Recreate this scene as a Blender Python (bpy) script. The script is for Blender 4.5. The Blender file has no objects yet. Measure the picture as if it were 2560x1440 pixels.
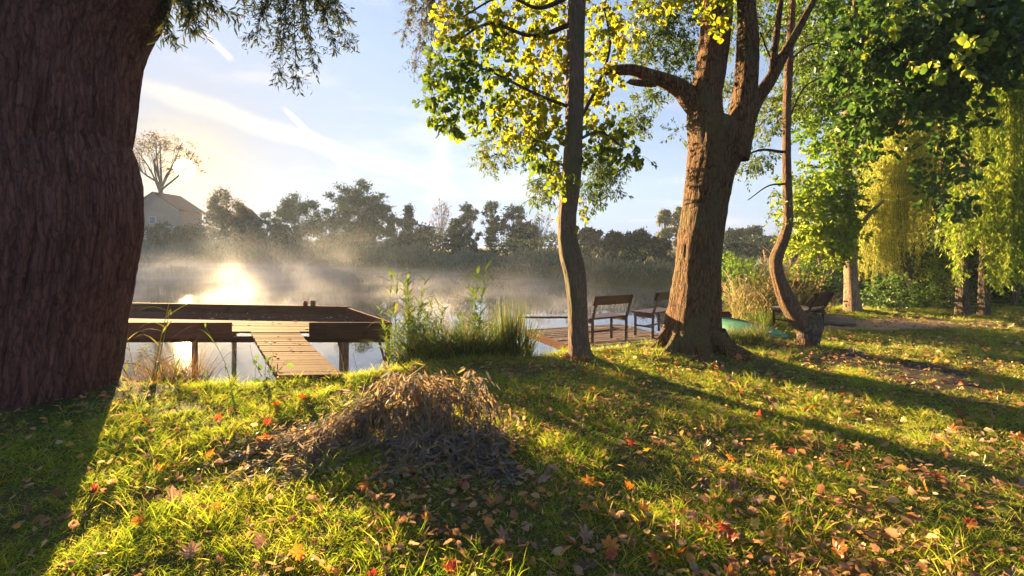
import bpy, math, random
import numpy as np
from mathutils import Vector, Matrix, noise as mnoise

# ------------------------------------------------------------------ camera, sky, sun, exposure
C = bpy.context.scene.collection
SC = bpy.context.scene
F, CX, HY, EYE = 1250.0, 1280.0, 620.0, 1.6        # focal length in photo pixels, centre column, horizon row, eye height
cam = bpy.data.cameras.new('camera')
cam_o = bpy.data.objects.new('camera', cam)
C.objects.link(cam_o)
cam_o.location = (0, 0, EYE)
cam_o.rotation_euler = (math.radians(90), 0, 0)
cam.sensor_width = 36
cam.lens = F / 2560 * 36
cam.shift_y = -(720 - HY) / 2560
cam.clip_start = 0.05
cam.clip_end = 3000
SC.camera = cam_o

SUN_PX, SUN_PY = 462, 420
SUN_AZ = math.atan((SUN_PX - CX) / F)               # negative: left of straight ahead
SUN_EL = math.atan((HY - SUN_PY) / (F / math.cos(SUN_AZ)))
SUN_DIR = Vector((math.sin(SUN_AZ) * math.cos(SUN_EL), math.cos(SUN_AZ) * math.cos(SUN_EL), math.sin(SUN_EL)))

SC.view_settings.view_transform = 'Standard'
SC.view_settings.look = 'None'
SC.view_settings.gamma = 1
SC.view_settings.use_curve_mapping = False
SC.view_settings.exposure = 3.55
SC.cycles.volume_max_steps = 128
SC.cycles.max_bounces = 8
SC.cycles.transparent_max_bounces = 8
SC.cycles.volume_bounces = 2
SC.cycles.use_denoising = True
SC.cycles.sample_clamp_indirect = 8

SKY_STRENGTH = 0.06
SUN_STRENGTH = 3.6


class NT:
    """small helper to write node trees"""
    def __init__(s, tree):
        s.t = tree
        s.t.nodes.clear()

    def n(s, typ, **kw):
        nd = s.t.nodes.new(typ)
        for k, v in kw.items():
            if k.startswith('i_'):
                key = k[2:]
                key = int(key) if key.isdigit() else key.replace('__', ' ')
                nd.inputs[key].default_value = v
            else:
                setattr(nd, k, v)
        return nd

    def l(s, a, b):
        s.t.links.new(a, b)

    def math(s, op, a, b=None, c=None, clamp=False):
        nd = s.n('ShaderNodeMath', operation=op, use_clamp=clamp)
        for i, v in enumerate((a, b, c)):
            if v is None:
                continue
            if isinstance(v, (int, float)):
                nd.inputs[i].default_value = v
            else:
                s.l(v, nd.inputs[i])
        return nd.outputs[0]

    def vmath(s, op, a, b=None):
        nd = s.n('ShaderNodeVectorMath', operation=op)
        for i, v in enumerate((a, b)):
            if v is None:
                continue
            if isinstance(v, (tuple, list, Vector)):
                nd.inputs[i].default_value = v
            else:
                s.l(v, nd.inputs[i])
        return nd

    def ramp(s, fac, stops, interp='LINEAR'):
        nd = s.n('ShaderNodeValToRGB')
        nd.color_ramp.interpolation = interp
        el = nd.color_ramp.elements
        while len(el) < len(stops):
            el.new(0.5)
        for e, (p, c) in zip(el, stops):
            e.position = p
            e.color = (*c, 1) if len(c) == 3 else c
        s.l(fac, nd.inputs[0])
        return nd.outputs[0]

    def noise(s, vec, scale, detail=4, rough=0.55, dim='3D'):
        nd = s.n('ShaderNodeTexNoise', noise_dimensions=dim)
        nd.inputs['Scale'].default_value = scale
        nd.inputs['Detail'].default_value = detail
        nd.inputs['Roughness'].default_value = rough
        if vec is not None:
            s.l(vec, nd.inputs['Vector'])
        return nd

    def mapr(s, v, a, b, c=0.0, d=1.0, smooth=False):
        nd = s.n('ShaderNodeMapRange')
        if smooth:
            nd.interpolation_type = 'SMOOTHSTEP'
        s.l(v, nd.inputs[0])
        for i, x in zip((1, 2, 3, 4), (a, b, c, d)):
            nd.inputs[i].default_value = x
        return nd.outputs[0]

    def mix(s, f, a, b, mode='MIX'):
        nd = s.n('ShaderNodeMix', data_type='RGBA', blend_type=mode)
        for sock, v in ((nd.inputs[0], f), (nd.inputs[6], a), (nd.inputs[7], b)):
            if isinstance(v, (int, float)):
                sock.default_value = v
            elif isinstance(v, (tuple, list)):
                sock.default_value = (*v, 1) if len(v) == 3 else v
            else:
                s.l(v, sock)
        return nd.outputs[2]


def px_dir(px, py):
    return Vector(((px - CX) / F, 1, (HY - py) / F)).normalized()


world = bpy.data.worlds.new('World')
SC.world = world
world.use_nodes = True
w = NT(world.node_tree)
sky = w.n('ShaderNodeTexSky', sky_type='NISHITA')
sky.sun_disc = False
sky.sun_elevation = SUN_EL
sky.sun_rotation = SUN_AZ
sky.air_density = 1.0
sky.dust_density = 1.6
sky.ozone_density = 2.0
tc = w.n('ShaderNodeTexCoord')
dirv = w.vmath('NORMALIZE', tc.outputs['Generated']).outputs[0]
# tone of the clear part of the sky: a hazy bright morning, evenly bluish, never brighter than thin mist
bw0 = w.n('ShaderNodeRGBToBW')
w.l(sky.outputs[0], bw0.inputs[0])
lum = w.math('MAXIMUM', bw0.outputs[0], 0.02)
lumc = w.math('MULTIPLY', w.math('SUBTRACT', 1.0, w.math('EXPONENT', w.math('MULTIPLY', lum, -SKY_STRENGTH / 0.10))), 0.067 / SKY_STRENGTH)
c_blue = w.n('ShaderNodeCombineColor')
for i, k in enumerate((0.68, 0.97, 1.62)):
    w.l(w.math('MULTIPLY', lumc, k), c_blue.inputs[i])
sc0 = w.vmath('SCALE', sky.outputs[0])
w.l(w.math('DIVIDE', lumc, lum), sc0.inputs['Scale'])
col = w.mix(0.80, sc0.outputs[0], c_blue.outputs[0])


def band(p1, p2, wid, soft_in, strength, t0=None, noisy=0.0):
    """a straight vapour trail: a great-circle band across the sky between two directions"""
    a, b = px_dir(*p1), px_dir(*p2)
    nrm = a.cross(b).normalized()
    along = nrm.cross(a).normalized()
    d = w.vmath('DOT_PRODUCT', dirv, nrm).outputs['Value']
    if noisy:
        nz = w.noise(dirv, 14, 4, 0.6).outputs[0]
        d = w.math('ADD', d, w.math('MULTIPLY', w.math('SUBTRACT', nz, 0.5), noisy))
    ad = w.math('ABSOLUTE', d)
    f = w.mapr(ad, wid * soft_in, wid, 1, 0, True)
    u = w.vmath('DOT_PRODUCT', dirv, along).outputs['Value']
    L = b.dot(along)
    f = w.math('MULTIPLY', f, w.mapr(u, -0.08 * L, 0.12 * L, 0, 1, True))
    f = w.math('MULTIPLY', f, w.mapr(u, 0.85 * L, 1.1 * L, 1, 0, True))
    fr = w.mapr(w.vmath('DOT_PRODUCT', dirv, (a + b).normalized()).outputs['Value'], 0.3, 0.5, 0, 1)
    f = w.math('MULTIPLY', f, fr)
    return w.math('MULTIPLY', f, strength)


trail = band((350, 215), (1130, 470), 0.022, 0.0, 0.65, noisy=0.02)
for args in (((715, 275), (880, 440), 0.0065, 0.1, 1.0, None, 0.004), ((465, 345), (740, 470), 0.0024, 0.2, 1.0),
             ((510, 80), (580, 150), 0.008, 0.0, 0.6), ((1090, 520), (1110, 250), 0.03, 0.0, 0.32, None, 0.03)):
    trail = w.math('MAXIMUM', trail, band(*args))
# thin high cloud, the same all over the sky
stretch = w.vmath('MULTIPLY', dirv, (1.0, 1.0, 4.0)).outputs[0]
cn = w.noise(stretch, 3.2, 6, 0.62).outputs[0]
cirrus = w.mapr(cn, 0.5, 0.78, 0, 0.4, True)
low = w.noise(w.vmath('MULTIPLY', dirv, (1.0, 1.0, 9.0)).outputs[0], 6, 5, 0.6).outputs[0]
zc = w.n('ShaderNodeSeparateXYZ')
w.l(dirv, zc.inputs[0])
lowf = w.math('MULTIPLY', w.mapr(low, 0.52, 0.7, 0, 0.4, True), w.mapr(zc.outputs[2], 0.02, 0.22, 1, 0))
cl = w.math('MAXIMUM', trail, w.math('MAXIMUM', cirrus, lowf), clamp=True)
grey = w.n('ShaderNodeRGBToBW')
w.l(col, grey.inputs[0])
comb = w.n('ShaderNodeCombineColor')
for i, k in enumerate((1.66, 1.5, 1.42)):
    w.l(w.math('ADD', w.math('MULTIPLY', grey.outputs[0], k), 0.26), comb.inputs[i])
col2 = w.mix(cl, col, comb.outputs[0])
# sun disc and aureole
cosang = w.vmath('DOT_PRODUCT', dirv, SUN_DIR).outputs['Value']
ang = w.math('ARCCOSINE', w.math('MINIMUM', cosang, 1.0))
disc = w.mapr(ang, 0.012, 0.0165, 90, 0, True)
glow = w.math('MULTIPLY', w.math('EXPONENT', w.math('MULTIPLY', ang, -38.0)), 2.6)
gl2 = w.math('MULTIPLY', w.math('EXPONENT', w.math('MULTIPLY', ang, -9.0)), 0.5)
# the air reddens towards the rising sun
redf = w.math('EXPONENT', w.math('MULTIPLY', ang, -7.5))
col2 = w.mix(redf, col2, w.mix(1.0, col2, (0.86, 0.66, 0.36), 'MULTIPLY'))
sc1 = w.n('ShaderNodeCombineColor')
tot = w.math('ADD', w.math('ADD', disc, glow), gl2)
for i, k in enumerate((1.0, 0.66, 0.26)):
    w.l(w.math('MULTIPLY', tot, k), sc1.inputs[i])
final = w.mix(1.0, col2, sc1.outputs[0], 'ADD')
bg = w.n('ShaderNodeBackground')
bg.inputs[1].default_value = SKY_STRENGTH
w.l(final, bg.inputs[0])
wo = w.n('ShaderNodeOutputWorld')
w.l(bg.outputs[0], wo.inputs[0])

sun = bpy.data.lights.new('sun', 'SUN')
sun.energy = SUN_STRENGTH
sun.angle = math.radians(0.6)
sun.color = (1.0, 0.66, 0.30)
sun_o = bpy.data.objects.new('sun', sun)
C.objects.link(sun_o)
sun_o.rotation_euler = (-SUN_DIR).to_track_quat('-Z', 'Y').to_euler()
sun_o.location = (-20, 30, 30)

# ------------------------------------------------------------------ helpers: pixels to points, tags, meshes
WATER_Z = -0.8


def P(px, py, Y):
    return Vector(((px - CX) / F * Y, Y, EYE - (py - HY) / F * Y))


def G(px, py, z=0.0):
    Y = F * (EYE - z) / (py - HY)
    return Vector(((px - CX) / F * Y, Y, z))


def tag(o, label=None, cat=None, group=None, kind=None):
    if label: o['label'] = label
    if cat: o['category'] = cat
    if group: o['group'] = group
    if kind: o['kind'] = kind
    return o


def thing(name, label, cat, loc=(0, 0, 0), rotz=0.0, group=None):
    o = bpy.data.objects.new(name, None)
    o.empty_display_size = 0.2
    C.objects.link(o)
    o.location = loc
    o.rotation_euler = (0, 0, rotz)
    return tag(o, label, cat, group)


def mesh_from(name, V, Fc, mat, smooth=False):
    me = bpy.data.meshes.new(name)
    V = np.asarray(V, dtype=np.float32).reshape(-1, 3)
    me.from_pydata([tuple(v) for v in V.tolist()], [], Fc)
    if mat:
        for m in (mat if isinstance(mat, (list, tuple)) else [mat]):
            me.materials.append(m)
    if smooth:
        me.polygons.foreach_set('use_smooth', [True] * len(me.polygons))
    me.update()
    return me


def quads_mesh(name, V, Q, mat, rnd=None, smooth=False):
    """fast mesh of quads from numpy arrays"""
    me = bpy.data.meshes.new(name)
    nv, nq = len(V), len(Q)
    me.vertices.add(nv)
    me.vertices.foreach_set('co', np.ascontiguousarray(V, dtype=np.float32).ravel())
    me.loops.add(nq * 4)
    me.loops.foreach_set('vertex_index', np.ascontiguousarray(Q, dtype=np.int32).ravel())
    me.polygons.add(nq)
    me.polygons.foreach_set('loop_start', np.arange(0, nq * 4, 4, dtype=np.int32))
    me.polygons.foreach_set('loop_total', np.full(nq, 4, dtype=np.int32))
    if smooth:
        me.polygons.foreach_set('use_smooth', np.ones(nq, dtype=bool))
    if rnd is not None:
        at = me.attributes.new('rnd', 'FLOAT', 'POINT')
        at.data.foreach_set('value', np.ascontiguousarray(rnd, dtype=np.float32))
    if mat: me.materials.append(mat)
    me.update(calc_edges=True)
    return me


def obj(name, me, parent=None, loc=None):
    o = bpy.data.objects.new(name, me)
    C.objects.link(o)
    if parent is not None: o.parent = parent
    if loc is not None: o.location = loc
    return o


class MB:
    """collects boxes and tubes into one mesh"""
    def __init__(s): s.V, s.F = [], []

    def add(s, V, Fc):
        b = len(s.V)
        s.V += [tuple(v) for v in V]
        s.F += [tuple(i + b for i in f) for f in Fc]
        return s

    def hexa(s, p):
        """eight corners: bottom four then top four, both counter-clockwise"""
        return s.add(p, [(3, 2, 1, 0), (4, 5, 6, 7), (0, 1, 5, 4), (1, 2, 6, 5), (2, 3, 7, 6), (3, 0, 4, 7)])

    def box(s, a, b, up, wid, th):
        """a bar from a to b with the given width (sideways) and thickness (along up)"""
        a, b, up = Vector(a), Vector(b), Vector(up)
        d = (b - a).normalized()
        side = d.cross(up).normalized()
        up = side.cross(d).normalized()
        h, t = side * wid / 2, up * th / 2
        return s.hexa([a - h - t, a + h - t, b + h - t, b - h - t, a - h + t, a + h + t, b + h + t, b - h + t])

    def tube(s, pts, rad, sides=8, cap=True):
        V, Fc = tube_geo(pts, rad, sides)
        if cap:
            Fc = Fc + [tuple(range(sides))[::-1], tuple(range(len(V) - sides, len(V)))]
        return s.add(V, Fc)

    def build(s, name, mat, parent=None, smooth=False, bevel=0.0):
        o = obj(name, mesh_from(name, s.V, s.F, mat, smooth), parent)
        if bevel:
            m = o.modifiers.new('bevel', 'BEVEL')
            m.width = bevel
            m.segments = 2
            m.limit_method = 'ANGLE'
        return o


def frames(pts):
    pts = np.asarray([tuple(p) for p in pts], dtype=float)
    t = np.gradient(pts, axis=0)
    t /= np.linalg.norm(t, axis=1)[:, None] + 1e-9
    n = np.zeros_like(t)
    ref = np.array([1.0, 0, 0]) if abs(t[0][0]) < 0.9 else np.array([0, 1.0, 0])
    u = ref - t[0] * ref.dot(t[0])
    u /= np.linalg.norm(u)
    for i in range(len(pts)):
        u = u - t[i] * u.dot(t[i])
        u /= np.linalg.norm(u) + 1e-9
        n[i] = u
    return pts, t, n, np.cross(t, n)


def tube_geo(pts, rad, sides):
    p, t, n, b = frames(pts)
    k = len(p)
    rad = np.broadcast_to(np.asarray(rad, dtype=float), (k,))
    a = np.linspace(0, 2 * math.pi, sides, endpoint=False)
    V = p[:, None, :] + rad[:, None, None] * (np.cos(a)[None, :, None] * n[:, None, :] + np.sin(a)[None, :, None] * b[:, None, :])
    V = V.reshape(-1, 3)
    Fc = []
    for i in range(k - 1):
        for j in range(sides):
            j2 = (j + 1) % sides
            Fc.append((i * sides + j, i * sides + j2, (i + 1) * sides + j2, (i + 1) * sides + j))
    return [tuple(v) for v in V], Fc


def spline(ctrl, n):
    """Catmull-Rom through control rows (any number of columns)"""
    c = np.asarray(ctrl, dtype=float)
    c = np.vstack([2 * c[0] - c[1], c, 2 * c[-1] - c[-2]])
    m = len(c) - 3
    u = np.linspace(0, m - 1e-6, n)
    i = u.astype(int)
    f = (u - i)[:, None]
    p0, p1, p2, p3 = c[i], c[i + 1], c[i + 2], c[i + 3]
    return 0.5 * (2 * p1 + (p2 - p0) * f + (2 * p0 - 5 * p1 + 4 * p2 - p3) * f ** 2 + (3 * p1 - p0 - 3 * p2 + p3) * f ** 3)


def unit(v):
    return v / (np.linalg.norm(v, axis=-1, keepdims=True) + 1e-9)


# ------------------------------------------------------------------ materials
def new_mat(name):
    m = bpy.data.materials.new(name)
    m.use_nodes = True
    t = NT(m.node_tree)
    out = t.n('ShaderNodeOutputMaterial')
    return m, t, out


def leaf_mat(name, stops, trans=0.5, rough=0.6, spec=0.05, tsat=1.0, tboost=1.35):
    m, t, out = new_mat(name)
    at = t.n('ShaderNodeAttribute', attribute_name='rnd')
    c = t.ramp(at.outputs['Fac'], stops)
    hs = t.n('ShaderNodeHueSaturation')
    hs.inputs['Saturation'].default_value = tsat
    hs.inputs['Value'].default_value = tboost
    t.l(c, hs.inputs['Color'])
    d = t.n('ShaderNodeBsdfDiffuse')
    t.l(c, d.inputs[0])
    tr = t.n('ShaderNodeBsdfTranslucent')
    t.l(hs.outputs[0], tr.inputs[0])
    mx = t.n('ShaderNodeMixShader')
    mx.inputs[0].default_value = trans
    t.l(d.outputs[0], mx.inputs[1])
    t.l(tr.outputs[0], mx.inputs[2])
    gl = t.n('ShaderNodeBsdfGlossy')
    gl.inputs['Roughness'].default_value = rough
    gl.inputs[0].default_value = (1, 1, 1, 1)
    lw = t.n('ShaderNodeLayerWeight')
    lw.inputs[0].default_value = 0.25
    mx2 = t.n('ShaderNodeMixShader')
    t.l(t.math('MULTIPLY', lw.outputs['Fresnel'], spec), mx2.inputs[0])
    t.l(mx.outputs[0], mx2.inputs[1])
    t.l(gl.outputs[0], mx2.inputs[2])
    t.l(mx2.outputs[0], out.inputs[0])
    return m


def bark_mat(name, c1, c2, moss=None, scale=1.0, bump=0.5, crackw=0.65):
    m, t, out = new_mat(name)
    tc = t.n('ShaderNodeTexCoord')
    mp = t.vmath('MULTIPLY', tc.outputs['Object'], (7.5 * scale, 7.5 * scale, 0.95 * scale)).outputs[0]
    n0 = t.noise(tc.outputs['Object'], 3 * scale, 3)
    wv = t.vmath('ADD', mp, n0.outputs['Color']).outputs[0]
    n1 = t.noise(wv, 3.0, 8, 0.65).outputs[0]
    vo = t.n('ShaderNodeTexVoronoi', feature='DISTANCE_TO_EDGE')
    vo.inputs['Scale'].default_value = 2.3
    t.l(wv, vo.inputs['Vector'])
    crack = t.mapr(vo.outputs['Distance'], 0.0, 0.22, 0, 1, True)
    h = t.math('ADD', t.math('MULTIPLY', crack, crackw), t.math('MULTIPLY', n1, 1.25 - crackw))
    c = t.ramp(h, [(0.2, c1), (0.95, c2)])
    if moss:
        nm = t.noise(tc.outputs['Object'], 2.2, 5).outputs[0]
        c = t.mix(t.mapr(nm, 0.5, 0.68, 0, 0.75), c, moss)
    b = t.n('ShaderNodeBsdfPrincipled')
    b.inputs['Roughness'].default_value = 0.9
    b.inputs['Specular IOR Level'].default_value = 0.15
    t.l(c, b.inputs['Base Color'])
    bm = t.n('ShaderNodeBump')
    bm.inputs['Strength'].default_value = bump
    bm.inputs['Distance'].default_value = 0.03
    t.l(h, bm.inputs['Height'])
    t.l(bm.outputs[0], b.inputs['Normal'])
    t.l(b.outputs[0], out.inputs[0])
    return m


def wood_mat(name, c1, c2, axis=0, rough=0.9, moss=0.0, spec=0.06):
    """weathered board, grain along the local axis of the object"""
    m, t, out = new_mat(name)
    tc = t.n('ShaderNodeTexCoord')
    oi = t.n('ShaderNodeObjectInfo')
    s = [14.0, 14.0, 14.0]
    s[axis] = 0.9
    mp = t.vmath('MULTIPLY', tc.outputs['Object'], tuple(s)).outputs[0]
    off = t.n('ShaderNodeCombineXYZ')
    for i in range(3):
        t.l(t.math('MULTIPLY', oi.outputs['Random'], 37.0 + 11 * i), off.inputs[i])
    mp = t.vmath('ADD', mp, off.outputs[0]).outputs[0]
    n1 = t.noise(mp, 2.5, 7, 0.65).outputs[0]
    n2 = t.noise(tc.outputs['Object'], 3.0, 5).outputs[0]
    f = t.math('ADD', t.math('MULTIPLY', n1, 0.7), t.math('MULTIPLY', n2, 0.3))
    f = t.math('ADD', f, t.math('MULTIPLY', t.math('SUBTRACT', oi.outputs['Random'], 0.5), 0.28))
    c = t.ramp(f, [(0.3, c1), (0.7, c2)])
    st = t.mapr(t.noise(tc.outputs['Object'], 5.5, 4).outputs[0], 0.62, 0.72, 0, 0.7)
    c = t.mix(st, c, tuple(x * 0.25 for x in c1))
    b = t.n('ShaderNodeBsdfPrincipled')
    b.inputs['Roughness'].default_value = rough
    b.inputs['Specular IOR Level'].default_value = spec
    t.l(c, b.inputs['Base Color'])
    bm = t.n('ShaderNodeBump')
    bm.inputs['Strength'].default_value = 0.45
    bm.inputs['Distance'].default_value = 0.006
    t.l(n1, bm.inputs['Height'])
    t.l(bm.outputs[0], b.inputs['Normal'])
    t.l(b.outputs[0], out.inputs[0])
    return m


def plain_mat(name, c, rough=0.6, spec=0.4, metal=0.0, var=0.25, scale=6):
    m, t, out = new_mat(name)
    tc = t.n('ShaderNodeTexCoord')
    n1 = t.noise(tc.outputs['Object'], scale, 5).outputs[0]
    cc = t.ramp(n1, [(0.3, tuple(x * (1 - var) for x in c)), (0.7, tuple(min(1, x * (1 + var)) for x in c))])
    b = t.n('ShaderNodeBsdfPrincipled')
    b.inputs['Roughness'].default_value = rough
    b.inputs['Specular IOR Level'].default_value = spec
    b.inputs['Metallic'].default_value = metal
    t.l(cc, b.inputs['Base Color'])
    t.l(b.outputs[0], out.inputs[0])
    return m


M = {}
M['bark_willow'] = bark_mat('bark_willow', (0.018, 0.009, 0.008), (0.24, 0.11, 0.085), None, 1.35, 1.0, 0.22)
M['bark_linden'] = bark_mat('bark_linden', (0.04, 0.026, 0.018), (0.20, 0.135, 0.09), (0.07, 0.08, 0.03), 2.4, 0.5, 0.3)
M['bark_ash'] = bark_mat('bark_ash', (0.012, 0.007, 0.004), (0.165, 0.086, 0.04), (0.10, 0.09, 0.04), 1.7, 0.9, 0.5)
M['bark_pale'] = bark_mat('bark_pale', (0.13, 0.09, 0.065), (0.34, 0.25, 0.18), (0.12, 0.12, 0.06), 2.0, 0.3)
M['bark_curved'] = bark_mat('bark_curved', (0.035, 0.02, 0.013), (0.19, 0.115, 0.07), (0.10, 0.10, 0.05), 2.2, 0.5, 0.4)
M['bark_dark'] = bark_mat('bark_dark', (0.035, 0.026, 0.02), (0.13, 0.10, 0.075), None, 1.6, 0.5)
M['twig'] = plain_mat('twig', (0.055, 0.04, 0.03), 0.9, 0.1)
M['leaf_linden'] = leaf_mat('leaf_linden', [(0, (0.05, 0.09, 0.012)), (0.35, (0.09, 0.14, 0.012)), (0.7, (0.17, 0.21, 0.012)), (1, (0.33, 0.28, 0.015))], 0.6, tboost=1.5)
M['leaf_ash'] = leaf_mat('leaf_ash', [(0, (0.045, 0.08, 0.02)), (0.6, (0.08, 0.13, 0.02)), (1, (0.16, 0.18, 0.025))], 0.5)
M['leaf_willow'] = leaf_mat('leaf_willow', [(0, (0.04, 0.065, 0.03)), (0.7, (0.06, 0.085, 0.03)), (1, (0.16, 0.12, 0.03))], 0.4)
M['leaf_gold'] = leaf_mat('leaf_gold', [(0, (0.18, 0.28, 0.045)), (0.5, (0.36, 0.40, 0.07)), (1, (0.56, 0.46, 0.10))], 0.5)
M['leaf_yellowgreen'] = leaf_mat('leaf_yellowgreen', [(0, (0.06, 0.14, 0.015)), (0.6, (0.15, 0.25, 0.02)), (1, (0.30, 0.35, 0.035))], 0.5)
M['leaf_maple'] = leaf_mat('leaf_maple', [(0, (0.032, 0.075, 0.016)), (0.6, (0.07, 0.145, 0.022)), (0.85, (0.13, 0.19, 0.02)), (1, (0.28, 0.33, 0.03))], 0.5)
M['leaf_nettle'] = leaf_mat('leaf_nettle', [(0, (0.04, 0.09, 0.02)), (1, (0.09, 0.16, 0.03))], 0.5)
M['leaf_far'] = leaf_mat('leaf_far', [(0, (0.018, 0.036, 0.026)), (0.6, (0.036, 0.056, 0.036)), (1, (0.085, 0.085, 0.04))], 0.35)
M['leaf_far_warm'] = leaf_mat('leaf_far_warm', [(0, (0.06, 0.05, 0.025)), (0.6, (0.11, 0.075, 0.03)), (1, (0.2, 0.14, 0.04))], 0.4)
M['leaf_far_pale'] = leaf_mat('leaf_far_pale', [(0, (0.08, 0.09, 0.05)), (0.6, (0.14, 0.14, 0.07)), (1, (0.24, 0.2, 0.09))], 0.4)
M['reed_far'] = leaf_mat('reed_far', [(0, (0.07, 0.10, 0.07)), (0.6, (0.15, 0.18, 0.12)), (1, (0.32, 0.24, 0.13))], 0.4)
M['reed'] = leaf_mat('reed', [(0, (0.06, 0.12, 0.02)), (0.55, (0.13, 0.20, 0.025)), (0.85, (0.26, 0.23, 0.05)), (1, (0.40, 0.27, 0.10))], 0.5)
M['plume'] = leaf_mat('plume', [(0, (0.28, 0.18, 0.12)), (1, (0.42, 0.28, 0.18))], 0.5)
M['dry_willow'] = leaf_mat('dry_willow', [(0, (0.07, 0.07, 0.075)), (0.38, (0.17, 0.165, 0.16)), (0.6, (0.24, 0.17, 0.09)), (1, (0.42, 0.28, 0.11))], 0.4, spec=0.12, rough=0.5)
M['litter'] = leaf_mat('litter', [(0, (0.12, 0.06, 0.03)), (0.35, (0.28, 0.15, 0.08)), (0.7, (0.42, 0.26, 0.15)), (0.86, (0.58, 0.26, 0.05)), (1, (0.50, 0.40, 0.26))], 0.5)
M['wood_brown'] = wood_mat('wood_brown', (0.05, 0.019, 0.012), (0.15, 0.058, 0.036), 0)
M['wood_ramp'] = wood_mat('wood_ramp', (0.05, 0.018, 0.011), (0.14, 0.05, 0.03), 0)
M['wood_dark'] = wood_mat('wood_dark', (0.05, 0.022, 0.015), (0.15, 0.065, 0.04), 0)
M['wood_grey'] = wood_mat('wood_grey', (0.10, 0.08, 0.075), (0.30, 0.24, 0.22), 0)
M['wood_bench'] = wood_mat('wood_bench', (0.035, 0.016, 0.015), (0.10, 0.045, 0.04), 0, 0.5, spec=0.5)
M['metal_dark'] = plain_mat('metal_dark', (0.035, 0.03, 0.032), 0.5, 0.4, 0.3)


# ------------------------------------------------------------------ terrain
near_px = [(-200, 975), (300, 968), (500, 964), (690, 952), (860, 934), (960, 924), (1100, 899), (1320, 884), (1420, 876), (1640, 858), (1800, 852), (1900, 840)]
near_xy = [(-80, 7.5), (-14, 7.0)] + [tuple(G(*p)[:2]) for p in near_px] + [(5.2, 10.4), (6.6, 11.6), (8.6, 13.4), (10.5, 15.5), (15, 18), (26, 22), (60, 32), (120, 50)]
near_xy = np.array(near_xy)
far_xy = np.array([(-400, 190), (-200, 125), (-120, 102), (-61.7, 82), (-39.7, 72.9), (-25.2, 65.6), (-12.5, 55.9), (-2.8, 43.75), (3.36, 35), (8.6, 26.8), (14, 26.5), (30, 32), (60, 43), (120, 62)])


def near_y(x): return np.interp(x, near_xy[:, 0], near_xy[:, 1])
def far_y(x): return np.interp(x, far_xy[:, 0], far_xy[:, 1])


def sstep(a, b, x):
    t = np.clip((x - a) / (b - a), 0, 1)
    return t * t * (3 - 2 * t)


MOUNDS = [(*G(1450, 905)[:2], 0.07, 0.55), (*G(1730, 890)[:2], 0.10, 0.95), (*G(2015, 870)[:2], 0.06, 0.5), (-5.4, 5.2, 0.14, 1.9),
          (*G(2133, 780)[:2], 0.06, 0.8), (*G(340, 960)[:2], 0.06, 0.5)]


def gh(x, y):
    """height of the ground"""
    x = np.asarray(x, dtype=float)
    y = np.asarray(y, dtype=float)
    dn = (near_y(x) - y) * 0.93
    df = (y - far_y(x)) * 0.8
    zn = -1.6 + 1.6 * sstep(-0.75, 0.16, dn)
    zf = -1.6 + 2.0 * sstep(-1.5, 1.2, df) + 1.2 * sstep(4, 40, df)
    z = np.maximum(zn, zf)
    b = 0.025 * np.sin(1.7 * x + 0.6 * np.sin(1.1 * y)) * np.sin(1.3 * y + 1.0) + 0.014 * np.sin(4.3 * x + 1.3 * y) * np.sin(3.7 * y - 1.9 * x) + 0.007 * np.sin(11 * x + 3 * y) * np.sin(9 * y - 4 * x)
    z = z + b * sstep(-0.3, 0.5, dn)
    for mx, my, h, r in MOUNDS:
        z = z + h * np.exp(-((x - mx) ** 2 + (y - my) ** 2) / (2 * (r * 0.6) ** 2))
    return z


def axis_pts(segs):
    a = []
    for lo, hi, st in segs:
        a += list(np.arange(lo, hi, st))
    a.append(segs[-1][1])
    return np.array(a)


gx = axis_pts([(-200, -100, 20), (-100, -20, 5), (-20, -8, 0.6), (-8, 14, 0.11), (14, 30, 0.8), (30, 160, 6)])
gy = axis_pts([(-14, -4, 2), (-4, 1.5, 0.5), (1.5, 14, 0.09), (14, 30, 0.5), (30, 90, 2), (90, 180, 10)])
XX, YY = np.meshgrid(gx, gy)
V = np.stack([XX, YY, gh(XX, YY)], -1).reshape(-1, 3)
nx, ny = len(gx), len(gy)
ii = (np.arange(ny - 1)[:, None] * nx + np.arange(nx - 1)[None, :]).ravel()
Q = np.stack([ii, ii + 1, ii + 1 + nx, ii + nx], 1)

m, t, out = new_mat('soil_and_thatch')
geo = t.n('ShaderNodeNewGeometry')
pos = geo.outputs['Position']
n1 = t.noise(pos, 1.3, 5).outputs[0]
n2 = t.noise(pos, 38, 5, 0.7).outputs[0]
n3 = t.noise(pos, 7, 6, 0.65).outputs[0]
c = t.ramp(t.math('ADD', t.math('MULTIPLY', n2, 0.6), t.math('MULTIPLY', n3, 0.4)), [(0.3, (0.03, 0.027, 0.014)), (0.55, (0.09, 0.08, 0.03)), (0.75, (0.24, 0.18, 0.08))])
c = t.mix(t.mapr(n1, 0.45, 0.6, 0, 0.6), c, (0.045, 0.075, 0.015))


def patch(cx, cy, rx, ry, soft):
    v = t.vmath('MULTIPLY', t.vmath('SUBTRACT', pos, (cx, cy, 0)).outputs[0], (1 / rx, 1 / ry, 0)).outputs[0]
    ln = t.vmath('LENGTH', v).outputs['Value']
    ln = t.math('ADD', ln, t.math('MULTIPLY', t.math('SUBTRACT', n3, 0.5), 1.3))
    return t.mapr(ln, 1 - soft, 1 + soft, 1, 0, True)


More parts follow.
